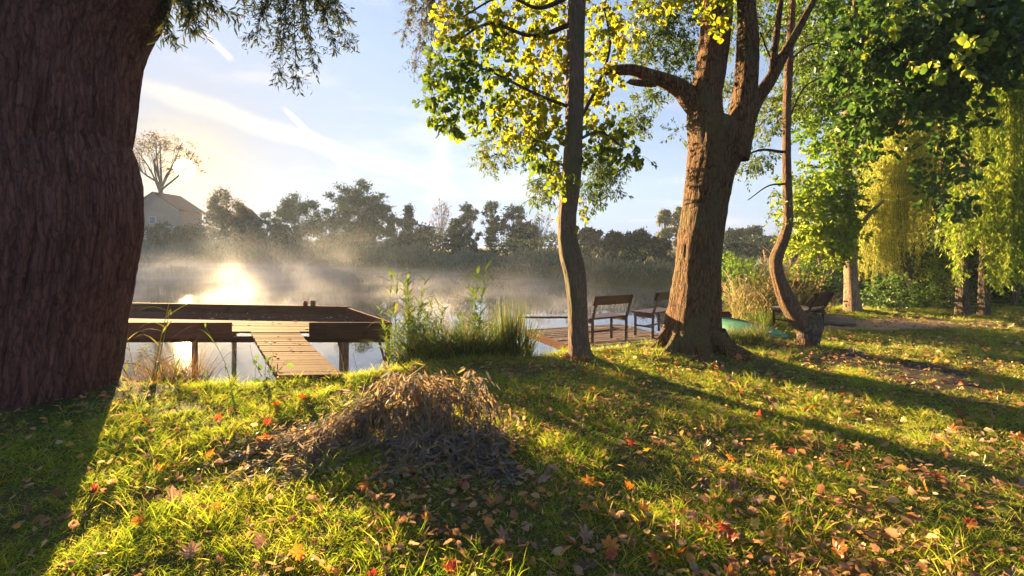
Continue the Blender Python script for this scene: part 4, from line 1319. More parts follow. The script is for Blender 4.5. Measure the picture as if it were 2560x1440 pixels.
# gangway from the lawn to the jetty
t_r = thing('gangway', 'sloping slatted wooden ramp from the grass up to the jetty', 'ramp')
rA, rB = P(697, 948, 6.0), P(856, 940, 6.05)
uA, uB = P(627, 829, 9.1), P(745, 829, 9.1)
rA.z = rB.z = 0.06
uA.z = uB.z = 0.072
N = 21
for i in range(N):
    u = (i + 0.5) / N
    a, b_ = rA.lerp(uA, u), rB.lerp(uB, u)
    dz = -0.03 * math.sin(math.pi * u) + rj.normal(0, 0.002)
    a.z += dz; b_.z += dz
    dd = (b_ - a).normalized()
    a -= dd * rj.uniform(0, 0.018); b_ += dd * rj.uniform(0, 0.018)
    pw = (uA - rA).length / N * abs(math.sin((uA - rA).angle(b_ - a))) - 0.012
    e_ = (uA.lerp(uB, 0.5) - rA.lerp(rB, 0.5))
    sk = e_.dot(dd) / Vector(UP).cross(dd).dot(e_)
    plank('slat', M['wood_ramp'], t_r, a, b_, UP, pw + rj.normal(0, 0.003), 0.03, sk)
for s, e in ((rA, uA), (rB, uB)):
    o_ = (rB - rA).normalized() * (0.07 if s is rA else -0.07)
    plank('stringer', M['wood_dark'], t_r, s + o_ + Vector((0, -0.04, -0.075)), e + o_ + Vector((0, 0, -0.10)), UP, 0.05, 0.10)
plank('end_board', M['wood_ramp'], t_r, rA + Vector((0.02, -0.03, -0.055)), rB + Vector((-0.02, -0.03, -0.055)), (0, -1, 0.1), 0.09, 0.025)

# mugs on the far rim board


def mug(name, label, px, col, h, r, grp):
    m_ = plain_mat(name + '_glaze', col, 0.35, 0.5, var=0.15)
    f_ = (px - CX) / F
    # intersection with the rim line
    u = 0.5
    for _ in range(20):
        p = BL.lerp(BR, u)
        u += 0.02 * (f_ - p.x / p.y) * 20
    p = BL.lerp(BR, u)
    t = thing(name, label, 'mug', (p.x, p.y, 0.27), 0, grp)
    k = 20
    V, Fc = [], []
    prof = [(0.0, 0.004), (r * 0.85, 0.004), (r * 0.95, 0.012), (r, h * 0.5), (r * 1.0, h), (r * 0.92, h), (r * 0.9, h * 0.5), (r * 0.85, 0.015), (0.0, 0.012)]
    for (rr, zz) in prof:
        for j in range(k):
            an = 2 * math.pi * j / k
            V.append((rr * math.cos(an), rr * math.sin(an), zz - 0.004))
    for i in range(len(prof) - 1):
        for j in range(k):
            j2 = (j + 1) % k
            Fc.append((i * k + j, i * k + j2, (i + 1) * k + j2, (i + 1) * k + j))
    obj('cup', mesh_from('cup', V, Fc, m_, True), t)
    hp = [(r * 0.95, 0, h * 0.80), (r * 1.35, 0, h * 0.78), (r * 1.6, 0, h * 0.5), (r * 1.35, 0, h * 0.24), (r * 0.95, 0, h * 0.22)]
    MB().tube([tuple(q) for q in spline(hp, 14)], 0.009, 8).build('handle', m_, t, True)
    return t


mug('red_mug', 'dark red mug with its handle to the right on the jetty rim', 764, (0.22, 0.012, 0.02), 0.105, 0.047, 'two mugs left on the jetty rim')
g_ = mug('green_mug', 'olive green mug, slightly taller, right of the red one', 783, (0.16, 0.13, 0.06), 0.125, 0.058, 'two mugs left on the jetty rim')
g_.rotation_euler.z = -0.7

# second platform behind the linden
t_d = thing('platform', 'weathered low plank platform under the two benches', 'platform')
A_, B_, D_ = G(1316, 824, -0.12), G(1545, 809, -0.12), G(1436, 868, -0.12)
A_ = Vector((A_.x, A_.y, -0.12)); B_ = Vector((B_.x, B_.y, -0.12)); D_ = Vector((D_.x, D_.y, -0.12))
C_ = B_ + (D_ - A_) * 1.0
N = 22
for i in range(N):
    u = (i + 0.5) / N
    a, b_ = A_.lerp(D_, u), B_.lerp(C_, u)
    a = a + Vector((0, 0, rj.normal(0, 0.004) - 0.018)); b_ = b_ + Vector((0, 0, rj.normal(0, 0.004) - 0.018))
    wd = (D_ - A_).length / N - 0.012
    plank('plank', M['wood_grey'], t_d, a, b_ + (b_ - a).normalized() * rj.uniform(-0.02, 0.06), UP, wd, 0.035)
plank('edge_board', M['wood_brown'], t_d, A_ + Vector((-0.04, 0, -0.06)), D_ + Vector((-0.04, 0, -0.06)), (-1, -0.4, 0), 0.13, 0.04)
plank('edge_board', M['wood_brown'], t_d, B_ + Vector((0.06, 0, -0.08)), C_ + Vector((0.06, 0, -0.08)), (1, 0.4, 0), 0.11, 0.04)
for q in (A_, B_, D_, C_, A_.lerp(B_, 0.5)):
    post(t_d, q.x * 0.98 + 0.02, q.y + 0.05, -0.17, 0.05, (0, 0), 'post_wood')
# rail over the water
t_h = thing('mooring_rail', 'thin dark pole standing level over the water left of the linden', 'rail')
a, b_ = P(1296, 793, 9.2), P(1440, 793, 9.3)
MB().tube([a, (a + b_) / 2 + Vector((0, 0, -0.006)), b_], 0.018, 8).build('pole', M['metal_dark'], t_h, True)
for q in (a + Vector((0.0, 0, 0)), b_ - Vector((0.02, 0, 0))):
    MB().tube([(q.x, q.y, -1.7), (q.x, q.y, q.z + 0.015)], 0.02, 8).build('post', M['metal_dark'], t_h, True)


def chair_bench(name, label, base, ang, wid, dep, mats, grp, z0, slats=1, metal=False, seat_h=0.46, top=0.88, lean=0.16):
    """base: foot of the back left leg seen from behind; ang: direction along the back"""
    t = thing(name, label, 'bench', tuple(base), 0, grp)
    ux = Vector((math.cos(ang), math.sin(ang), 0))
    uy = Vector((-math.sin(ang), math.cos(ang), 0))          # towards the front of the seat
    wood, fr = mats
    q = lambda x, y, z: ux * x + uy * y + Vector((0, 0, z))
    for x in (0, wid):
        mb = MB()
        mb.tube([q(x, 0, 0), q(x, -0.005, seat_h * 0.98), q(x, -lean, top)], [0.026, 0.026, 0.022], 4)
        mb.build('back_post', fr, t)
        MB().tube([q(x, dep, 0), q(x, dep, seat_h - 0.03)], 0.026, 4).build('leg', fr, t)
        plank('side_rail', fr, t, q(x, 0.02, seat_h - 0.055), q(x, dep, seat_h - 0.055), UP, 0.03, 0.06)
        plank('stretcher', fr, t, q(x, 0.02, 0.20), q(x, dep, 0.20), UP, 0.025, 0.03)
    plank('stretcher', fr, t, q(0.02, dep * 0.5, 0.20), q(wid - 0.02, dep * 0.5, 0.20), UP, 0.025, 0.03)
    ns = 3
    for i in range(ns):
        yy = 0.03 + (dep + 0.03) * (i + 0.5) / ns - 0.01
        plank('seat_slat', wood, t, q(-0.05, yy, seat_h), q(wid + 0.05, yy, seat_h), UP, (dep + 0.02) / ns - 0.012, 0.035)
    for i in range(slats):
        f_ = 0.80 - 0.32 * i
        zz = seat_h + (top - seat_h) * f_
        plank('back_board', M['wood_dark'] if slats == 2 else wood, t, q(-0.05, -lean * f_ + 0.045, zz), q(wid + 0.05, -lean * f_ + 0.045, zz), uy + Vector((0, 0, 0.33)), 0.17, 0.04)
    return t


bl = G(1481, 864, -0.12)
ang1 = math.atan2(0.42, 0.709)
chair_bench('wooden_bench', 'dark wooden bench fully in view on the platform, next to the linden', (bl.x, bl.y, -0.118), ang1, 0.80, 0.40, (M['wood_bench'], M['wood_bench']), 'benches facing the river', -0.12)
bl = G(1632, 845, -0.12)
chair_bench('wooden_bench', 'dark wooden bench half hidden behind the forked trunk', (bl.x, bl.y, -0.118), math.radians(40), 0.80, 0.40, (M['wood_bench'], M['wood_bench']), 'benches facing the river', -0.12)
bl = G(2024, 838, 0.0)
z_ = float(gh(bl.x, bl.y))
chair_bench('park_bench', 'pale seated bench with black back supports behind the curved tree', (bl.x, bl.y + 0.05, z_), math.radians(36), 0.62, 0.62, (M['wood_grey'], M['metal_dark']), 'benches facing the river', 0, 2, seat_h=0.42, top=0.74, lean=0.2)
bl = G(2085, 812, 0.0)
chair_bench('park_bench', 'dark bench back showing just beyond the pale seated bench', (bl.x - 0.45, bl.y + 1.2, float(gh(bl.x, bl.y + 1.2))), math.radians(50), 0.9, 0.45, (M['wood_dark'], M['metal_dark']), 'benches facing the river', 0, 1, lean=0.2)

# small landing by the third bench
t_p = thing('landing_stage', 'greyish pink plank landing behind the bench at the bank', 'platform')
a0, a1 = Vector((5.9, 11.2, 0.03)), Vector((7.05, 10.25, 0.03))
for i in range(9):
    o_ = Vector((0.10, 0.16, 0)) * i
    plank('plank', M['wood_grey'], t_p, a0 + o_ * 0.9 + Vector((0, 0, rj.normal(0, 0.004))), a1 + o_ * 0.9, UP, 0.155, 0.04)
for q in (a0, a1, a0 + Vector((0.8, 1.3, 0)), a1 + Vector((0.8, 1.3, 0))):
    post(t_p, q.x, q.y + 0.1, 0.03, 0.05, (0, 0), 'post_wood')

# upturned boat
m, t, out = new_mat('boat_green')
tc = t.n('ShaderNodeTexCoord')
n1 = t.noise(tc.outputs['Object'], 5, 6, 0.65).outputs[0]
c = t.ramp(n1, [(0.3, (0.04, 0.19, 0.10)), (0.6, (0.10, 0.36, 0.21)), (0.8, (0.24, 0.44, 0.30))])
b = t.n('ShaderNodeBsdfPrincipled')
b.inputs['Roughness'].default_value = 0.55
t.l(c, b.inputs['Base Color'])
t.l(b.outputs[0], out.inputs[0])
t_b = thing('rowing_boat', 'upturned turquoise green boat lying on the bank behind the forked tree', 'boat')
e0, e1 = Vector((4.55, 11.0, 0.12)), Vector((5.05, 8.75, -0.02))
e0 = P(1800, 812, 10.3); e1 = P(1968, 838, 9.0)
ax = (e1 - e0); Lb = ax.length; ax.normalize()
sd = Vector((ax.y, -ax.x, 0)).normalized()
V, Fc = [], []
ns, nr = 26, 17
for i in range(ns):
    u = i / (ns - 1)
    wdt = 0.42 * math.sin(math.pi * min(1, 0.14 + u * 0.86)) ** 0.55 if u < 0.97 else 0.10
    hgt = 0.30 * (1 - 0.55 * u ** 2)
    c_ = e0 + ax * (u * Lb * 1.02)
    for j in range(nr):
        v = math.pi * j / (nr - 1)
        lap = 0.012 * (j % 4 == 0)
        cx_, cz_ = math.cos(v), math.sin(v) ** 0.7
        p = c_ + sd * (cx_ * (wdt + lap)) + Vector((0, 0, cz_ * (hgt + lap) - 0.14))
        V.append(p)
for i in range(ns - 1):
    for j in range(nr - 1):
        Fc.append((i * nr + j, i * nr + j + 1, (i + 1) * nr + j + 1, (i + 1) * nr + j))
Fc += [tuple(range(nr)), tuple(range((ns - 1) * nr, ns * nr))[::-1]]
obj('hull', mesh_from('hull', V, Fc, m, True), t_b)
plank('keel', M['wood_grey'], t_b, e0 + ax * 0.2 + Vector((0, 0, 0.165)), e0 + ax * (Lb * 0.7) + Vector((0, 0, 0.115)), UP, 0.05, 0.03)
tb = thing('wood_block', 'small brown wooden block on the water end of the green boat', 'block', (0, 0, 0))
plank('timber', M['wood_brown'], tb, e0 + ax * 0.02 + Vector((-0.1, 0, 0.20)), e0 + ax * 0.02 + Vector((0.2, 0.02, 0.20)), UP, 0.16, 0.07)
plank('timber', M['wood_brown'], tb, e0 + ax * 0.02 + Vector((-0.02, 0, 0.255)), e0 + ax * 0.02 + Vector((0.18, 0.02, 0.255)), UP, 0.12, 0.04)


# ------------------------------------------------------------------ reeds, sedge, grass
def ribbon(V, Q, R, base, d, up, length, wid, bend, segs, r, rng_):
    """one curved blade appended to lists"""
    d = np.array(d, dtype=float); d /= np.linalg.norm(d)
    s = np.cross(d, up)
    if np.linalg.norm(s) < 1e-4: s = np.array([1.0, 0, 0])
    s /= np.linalg.norm(s)
    p = np.array(base, dtype=float)
    k0 = len(V)
    for i in range(segs + 1):
        u = i / segs
        w_ = wid * (0.55 + 0.45 * min(1, u * 4)) * (1 - u ** 1.7) + wid * 0.03
        V.append(p - s * w_ / 2); V.append(p + s * w_ / 2)
        R.append(r); R.append(r)
        d = d + np.array([0, 0, -bend / segs]) * (0.3 + u * 1.4)
        d /= np.linalg.norm(d)
        p = p + d * length / segs
    for i in range(segs):
        a = k0 + 2 * i
        Q.append((a, a + 1, a + 3, a + 2))


def reed_mesh(seed, h, nleaf, ll, lw, plume=False, lean=0.1, base=0.4, bare=0.2):
    r = np.random.default_rng(seed)
    V, Q, R = [], [], []
    an = r.uniform(0, 6.28)
    ld = np.array([math.cos(an), math.sin(an), 0]) * lean
    pts = spline([(0, 0, -0.3), ld * h * 0.25 + np.array([0, 0, h * 0.4]), ld * h + np.array([0, 0, h])], 8)
    tv, tq = tube_geo(pts, np.linspace(0.005, 0.0022, 8), 4)
    V += [np.array(v) for v in tv]; Q += tq; R += [base] * len(tv)
    a0 = r.uniform(0, 6.28)
    for i in range(nleaf):
        u = bare + (1 - bare) * (i + r.uniform(0, 0.8)) / nleaf
        f = u * 7; k = min(6, int(f)); p = pts[k] * (1 - (f - k)) + pts[k + 1] * (f - k)
        az = a0 + i * 2.6 + r.normal(0, 0.5)
        d = np.array([math.cos(az), math.sin(az), r.uniform(0.5, 1.3)])
        ribbon(V, Q, R, p, d, (0, 0, 1), ll * r.uniform(0.6, 1.2), lw * r.uniform(0.7, 1.2), r.uniform(0.7, 1.9), 5, float(np.clip(base + r.normal(0, 0.2), 0, 1)), r)
    me = quads_mesh('reed_stalk', np.array(V), np.array(Q), M['reed'], np.array(R))
    if plume:
        V2, Q2, R2 = [], [], []
        for _ in range(26):
            az = r.uniform(0, 6.28)
            q = pts[-1] + np.array([0, 0, r.uniform(-0.05, 0.22)])
            ribbon(V2, Q2, R2, q, (math.cos(az) * 0.6 + 0.5, math.sin(az) * 0.6, 0.7), (0, 0, 1), r.uniform(0.07, 0.15), 0.014, 1.6, 3, r.uniform(0, 1), r)
        pm = quads_mesh('plume', np.array(V2), np.array(Q2), M['plume'], np.array(R2))
        return me, pm
    return me, None


def blades_mesh(name, pts, rng_, h, wid, mat, lean=0.5, bend=0.6, segs=4, base=0.4):
    V, Q, R = [], [], []
    for p in pts:
        az = rng_.uniform(0, 6.28)
        l_ = lean * rng_.uniform(0.1, 1)
        ribbon(V, Q, R, p, (math.cos(az) * l_, math.sin(az) * l_, 1), (math.sin(az), -math.cos(az), 0.05), h * rng_.uniform(0.5, 1.2), wid * rng_.uniform(0.6, 1.2), bend * rng_.uniform(0.2, 1.6), segs, float(np.clip(base + rng_.normal(0, 0.25), 0, 1)), rng_)
    return quads_mesh(name, np.array(V), np.array(Q), mat, np.array(R))


def place_reeds(parent, meshes, spots, r, low=-0.9):
    for k, (x, y, sc) in enumerate(spots):
        me, pm = meshes[k % len(meshes)]
        z = max(float(gh(x, y)), low)
        o = obj('reed_stalk', me, parent, (x, y, z))
        o.rotation_euler = (r.normal(0, 0.06), r.normal(0, 0.06), r.uniform(0, 6.28))
        o.scale = (sc,) * 3
        if pm: obj('plume', pm, o)


rr = np.random.default_rng(81)
reedA = [reed_mesh(200 + i, 1.0, 30, 0.25, 0.030, False, 0.16, 0.45, 0.06) for i in range(6)]
t_m = thing('reed_clump', 'clump of green reeds and dark sedge on the bank between jetty and linden', 'reeds')
spots = []
for _ in range(66):
    px, py = rr.normal(1040, 34), rr.uniform(885, 905)
    q = G(px, py); spots.append((q.x, q.y + rr.uniform(-0.1, 0.5), rr.uniform(0.4, 0.98)))
for px in (1022, 1030, 1015):
    q = G(px, 890); spots.append((q.x, q.y, 1.32))
for px in (1186, 1192, 1200, 1180, 1207):
    q = G(px, 888); spots.append((q.x, q.y + rr.uniform(0, 0.3), 1.45 if px in (1186, 1192) else 1.15))
for _ in range(12):
    q = G(rr.normal(1150, 50), rr.uniform(884, 895)); spots.append((q.x, q.y + 0.1, rr.uniform(0.4, 0.8)))
for px in (930, 925):
    q = G(px, 925); spots.append((q.x, q.y + 1.2, 1.4))
place_reeds(t_m, reedA, spots, rr, -0.15)
pts = []
for _ in range(1700):
    px = 1160 + rr.normal(0, 80)
    px = min(max(px, 1005), 1322)
    q = G(px, 893 - 6 * (px > 1200))
    yy = q.y + rr.uniform(-0.12, 0.45)
    pts.append((q.x, yy, max(float(gh(q.x, yy)), -0.15) - 0.05))
M['sedge'] = leaf_mat('sedge', [(0, (0.025, 0.045, 0.012)), (0.55, (0.06, 0.095, 0.018)), (0.85, (0.15, 0.16, 0.04)), (1, (0.30, 0.22, 0.08))], 0.5)
tag(obj('sedge', blades_mesh('sedge', pts, rr, 0.72, 0.015, M['sedge'], 0.7, 0.8, 5, 0.55), t_m), kind='stuff')
pts = []
for _ in range(330):
    q = G(1275 + rr.normal(0, 22), 886)
    pts.append((q.x, q.y + rr.uniform(-0.1, 0.3), -0.05))
tag(obj('tall_sedge', blades_mesh('tall_sedge', pts, rr, 0.85, 0.012, M['sedge'], 0.22, 0.35, 4, 0.5), t_m), kind='stuff')

# thin reeds standing in the water by the willow and the gangway
t_s = thing('reed_fringe', 'sparse thin reeds along the water edge left of the gangway', 'reeds')
reedB = [reed_mesh(230 + i, 0.75, 6, 0.26, 0.016, False, 0.35, 0.55, 0.2) for i in range(5)]
spots = []
for px, sc in ((405, 0.9), (432, 1.0), (455, 0.8), (470, 1.2), (520, 1.0), (540, 1.1), (560, 0.8), (600, 0.9), (620, 0.7), (486, 0.7), (655, 0.6), (575, 1.2), (900, 0.8), (930, 0.9), (990, 0.9), (1010, 0.8), (955, 0.7), (880, 0.5), (445, 1.3)):
    q = G(px, 962 if px < 700 else 928)
    spots.append((q.x, q.y + rr.uniform(0.0, 0.5), sc))
place_reeds(t_s, reedB, spots, rr)
t_s2 = thing('reed_clump', 'brown green tangle of reeds and twigs at the foot of the willow', 'reeds')
reedC = [reed_mesh(250 + i, 1.0, 14, 0.30, 0.017, False, 0.25, 0.72, 0.1) for i in range(5)]
spots = []
for _ in range(22):
    q = G(rr.uniform(318, 400), 955); spots.append((q.x - 0.1, q.y + rr.uniform(0.2, 0.9), rr.uniform(0.45, 0.95)))
for px, sc in ((335, 1.75), (350, 1.65), (322, 1.4), (318, 1.9)):
    q = G(px, 950); spots.append((q.x, q.y + 0.25, sc))
place_reeds(t_s2, reedC, spots, rr)
pts = [(G(rr.uniform(310, 425), 950).x, 6.1 + rr.uniform(0, 0.8), -0.4) for _ in range(420)]
M['dry_sedge'] = leaf_mat('dry_sedge', [(0, (0.06, 0.04, 0.02)), (0.7, (0.15, 0.09, 0.04)), (1, (0.24, 0.17, 0.06))], 0.4)
tag(obj('sedge', blades_mesh('sedge', pts, rr, 0.75, 0.011, M['dry_sedge'], 0.6, 1.0, 4, 0.5), t_s2), kind='stuff')

# reeds on the right: plumes, bent leaves
reedD = [reed_mesh(270 + i, 1.0, 14, 0.34, 0.020, i % 2 == 0, 0.16, 0.55, 0.12) for i in range(8)]
t_q = thing('reed_bed', 'sunlit plumed reeds and bushes leaning over the water right of the forked tree', 'reeds')
spots = []
for _ in range(95):
    px = rr.uniform(1850, 2085) if rr.uniform() < 0.3 else rr.uniform(1850, 1985)
    y = rr.uniform(10.4, 12.4)
    x = (px - CX) / F * y
    y = max(y, float(near_y(x)) - 0.3) + rr.uniform(0, 0.6)
    top = 650 if px > 1960 else 650 + (1960 - px) * 0.35
    h = EYE - (top - HY) / F * y - (-0.4)
    spots.append((x, y, max(0.6, h * rr.uniform(0.62, 1.05))))
for _ in range(30):
    px = rr.uniform(1805, 1880)
    y = rr.uniform(11.5, 13.0)
    spots.append(((px - CX) / F * y, y, rr.uniform(1.0, 1.5)))
place_reeds(t_q, reedD, spots, rr)
M['reed_tan'] = leaf_mat('reed_tan', [(0, (0.10, 0.11, 0.04)), (0.5, (0.24, 0.20, 0.09)), (1, (0.42, 0.28, 0.15))], 0.45)
pts = []
for _ in range(1300):
    px = rr.uniform(1830, 2000) if rr.uniform() < 0.75 else rr.uniform(2000, 2100); y = rr.uniform(10.6, 12.6); x = (px - CX) / F * y
    pts.append((x, max(y, float(near_y(x)) - 0.2), -0.4 + rr.uniform(0, 0.9)))
tag(obj('leaves', blades_mesh('leaves', pts, rr, 0.75, 0.022, M['reed_tan'], 0.7, 1.3, 4, 0.4), t_q), kind='stuff').name = 'foliage'
bush('osier_bush', 'round green bush at the water among the sunlit reeds', 2030, 720, 45, 48, 11.6, 90, M['leaf_nettle'], 0.5, 58, 0.10, 0.3)
bush('osier_bush', 'yellow tinged willow bush leaning over the water behind the forked tree', 1845, 690, 45, 34, 11.8, 70, M['leaf_yellowgreen'], 0.35, 59, 0.10, 0.3)
t_g = thing('sedge_tuft', 'rounded tussock of bright sedge left of the pale seated bench', 'sedge')
pts = [(G(1895 + rr.normal(0, 17), 812).x, 10.2 + rr.normal(0, 0.22), -0.15) for _ in range(500)]
tag(obj('blades', blades_mesh('blades', pts, rr, 0.55, 0.013, M['reed'], 0.8, 1.1, 4, 0.35), t_g), kind='stuff')
t_g = thing('tall_grass', 'tall dark green grass in front of the upturned boat', 'grass clump')
pts = []
for _ in range(1500):
    px = rr.uniform(1795, 1912)
    q = G(px, rr.uniform(838, 868) - (px - 1795) * 0.08)
    pts.append((q.x, q.y, float(gh(q.x, q.y))))
tag(obj('blades', blades_mesh('blades', pts, rr, 0.30, 0.008, M['sedge'], 0.5, 0.8, 4, 0.55), t_g), kind='stuff')
# broad weed leaves beside the gangway foot
bush('dock_plant', 'small bright broad leaved weed at the left foot of the gangway', 668, 945, 16, 8, 6.05, 7, M['leaf_nettle'], 0.9, 60, 0.09, 0.7, None, 'plant', 4)

# ------------------------------------------------------------------ lawn grass
m, t, out = new_mat('grass_blade')
at = t.n('ShaderNodeAttribute', attribute_name='rnd')
oi = t.n('ShaderNodeObjectInfo')
geo = t.n('ShaderNodeNewGeometry')
n1 = t.noise(geo.outputs['Position'], 0.9, 4).outputs[0]
n2 = t.noise(geo.outputs['Position'], 4.5, 3).outputs[0]
f = t.math('ADD', t.math('MULTIPLY', at.outputs['Fac'], 0.45), t.math('ADD', t.math('MULTIPLY', oi.outputs['Random'], 0.2), t.math('ADD', t.math('MULTIPLY', n1, 0.35), t.math('MULTIPLY', n2, 0.25))))
c = t.ramp(f, [(0.22, (0.055, 0.15, 0.012)), (0.45, (0.125, 0.215, 0.016)), (0.63, (0.26, 0.30, 0.022)), (0.80, (0.40, 0.36, 0.04)), (0.97, (0.48, 0.37, 0.15))])
d = t.n('ShaderNodeBsdfDiffuse'); t.l(c, d.inputs[0])
hs = t.n('ShaderNodeHueSaturation'); hs.inputs['Value'].default_value = 1.6; t.l(c, hs.inputs['Color'])
tr = t.n('ShaderNodeBsdfTranslucent'); t.l(hs.outputs[0], tr.inputs[0])
mx = t.n('ShaderNodeMixShader'); mx.inputs[0].default_value = 0.5
t.l(d.outputs[0], mx.inputs[1]); t.l(tr.outputs[0], mx.inputs[2])
gl = t.n('ShaderNodeBsdfGlossy'); gl.inputs['Roughness'].default_value = 0.35
mx2 = t.n('ShaderNodeMixShader'); mx2.inputs[0].default_value = 0.05
t.l(mx.outputs[0], mx2.inputs[1]); t.l(gl.outputs[0], mx2.inputs[2])
t.l(mx2.outputs[0], out.inputs[0])
M['grass'] = m
rg = np.random.default_rng(99)
tufts = []
for k in range(8):
    nb = 15
    rad = 0.035
    pts = np.stack([rg.normal(0, rad, nb), rg.normal(0, rad, nb), np.full(nb, -0.01)], 1)
    h = (0.055, 0.075, 0.09, 0.065, 0.12, 0.08, 0.06, 0.15)[k]
    me = blades_mesh('grass_tuft', pts, rg, h, 0.0044 if k != 7 else 0.006, m, 1.5 if k != 7 else 0.9, 1.2, 3, 0.45)
    o = bpy.data.objects.new('grass_tuft', me)
    tufts.append(o)


def scatter(name, label, objs, X, Y, Z, scale, rotz, tilt, idx, kind='stuff'):
    me = bpy.data.meshes.new(name)
    me.vertices.add(len(X))
    me.vertices.foreach_set('co', np.stack([X, Y, Z], 1).astype(np.float32).ravel())
    a = me.attributes.new('rot', 'FLOAT_VECTOR', 'POINT')
    a.data.foreach_set('vector', np.stack([tilt[:, 0], tilt[:, 1], rotz], 1).astype(np.float32).ravel())
    a = me.attributes.new('scl', 'FLOAT', 'POINT'); a.data.foreach_set('value', scale.astype(np.float32))
    a = me.attributes.new('idx', 'INT', 'POINT'); a.data.foreach_set('value', idx.astype(np.int32))
    o = obj(name, me)
    ng = bpy.data.node_groups.new(name, 'GeometryNodeTree')
    ng.interface.new_socket('Geometry', in_out='INPUT', socket_type='NodeSocketGeometry')
    ng.interface.new_socket('Geometry', in_out='OUTPUT', socket_type='NodeSocketGeometry')
    gi, go = ng.nodes.new('NodeGroupInput'), ng.nodes.new('NodeGroupOutput')
    g2i = ng.nodes.new('GeometryNodeGeometryToInstance')
    for ob in objs[::-1]:
        nd = ng.nodes.new('GeometryNodeObjectInfo')
        nd.inputs['Object'].default_value = ob
        nd.transform_space = 'ORIGINAL'
        ng.links.new(nd.outputs['Geometry'], g2i.inputs[0])
    iop = ng.nodes.new('GeometryNodeInstanceOnPoints')
    iop.inputs['Pick Instance'].default_value = True

    def attr(n_, ty):
        q = ng.nodes.new('GeometryNodeInputNamedAttribute')
        q.data_type = ty
        q.inputs['Name'].default_value = n_
        return q.outputs[0]
    ng.links.new(gi.outputs[0], iop.inputs['Points'])
    ng.links.new(g2i.outputs[0], iop.inputs['Instance'])
    ng.links.new(attr('idx', 'INT'), iop.inputs['Instance Index'])
    ng.links.new(attr('rot', 'FLOAT_VECTOR'), iop.inputs['Rotation'])
    ng.links.new(attr('scl', 'FLOAT'), iop.inputs['Scale'])
    ng.links.new(iop.outputs[0], go.inputs[0])
    md = o.modifiers.new('scatter', 'NODES')
    md.node_group = ng
    return tag(o, label, None, None, kind)


# density falls with distance; bare patches are left out
cx_, cy_ = [], []
for y0, y1, dens in ((1.6, 3.2, 900), (3.2, 4.6, 760), (4.6, 6.5, 560), (6.5, 9.5, 360), (9.5, 13.5, 200), (13.5, 19, 60)):
    x0, x1 = -1.12 * y1 - 0.3, 1.12 * y1 + 0.5
    n = int((x1 - x0) * (y1 - y0) * dens)
    cx_.append(rg.uniform(x0, x1, n)); cy_.append(rg.uniform(y0, y1, n))
X, Y = np.concatenate(cx_), np.concatenate(cy_)
dn = (near_y(X) - Y) * 0.93
Z = gh(X, Y)
pn = np.sin(2.1 * X + 1.7 * np.sin(1.3 * Y)) * np.sin(2.6 * Y + 1.1 * np.sin(1.9 * X)) + 0.5 * np.sin(5.3 * X + 2 * Y) * np.sin(4.7 * Y - 3 * X)
pr = np.clip(0.72 + 0.42 * pn, 0.16, 1)
for bx, by, rx, ry in ((7.6, 10.6, 2.6, 0.75), (5.0, 6.4, 0.9, 0.8), (5.0, 7.3, 0.7, 0.35)):
    q = np.sqrt(((X - bx) / rx) ** 2 + ((Y - by) / ry) ** 2) + 0.35 * pn
    pr = pr * np.clip((q - 0.75) / 0.5, 0.06, 1)
for px, py, r_ in ((1730, 892, 0.42), (1450, 902, 0.2), (2015, 868, 0.2)):
    q = G(px, py)
    pr = pr * np.clip((np.hypot(X - q.x, Y - q.y) - r_ * 0.7) / (r_ * 0.5), 0.0, 1)
pr = pr * np.clip((np.hypot(X + 5.3, Y - 5.3) - 1.0) / 0.9, 0.05, 1)
keep = (dn > -0.10) & (rg.uniform(0, 1, len(X)) < pr)
X, Y, Z = X[keep], Y[keep], Z[keep]
n = len(X)
edge = (near_y(X) - Y) < 0.45
idx = rg.choice(7, n, p=[0.22, 0.18, 0.14, 0.2, 0.06, 0.1, 0.1])
idx = np.where(rg.uniform(0, 1, n) < 0.02, 7, idx)
idx = np.where(edge & (rg.uniform(0, 1, n) < 0.5), 4, idx)
idx = np.where(edge & (rg.uniform(0, 1, n) < 0.15), 7, idx)
sc = rg.uniform(0.48, 0.98, n) * (1 + 0.25 * np.clip(pn[keep], -0.5, 1)) * np.interp(Y, [2, 8, 14], [1.0, 1.05, 1.3])
scatter('grass', 'patchy autumn lawn grass along the river', tufts, X, Y, Z, sc, rg.uniform(0, 6.28, n), rg.normal(0, 0.18, (n, 2)), idx)


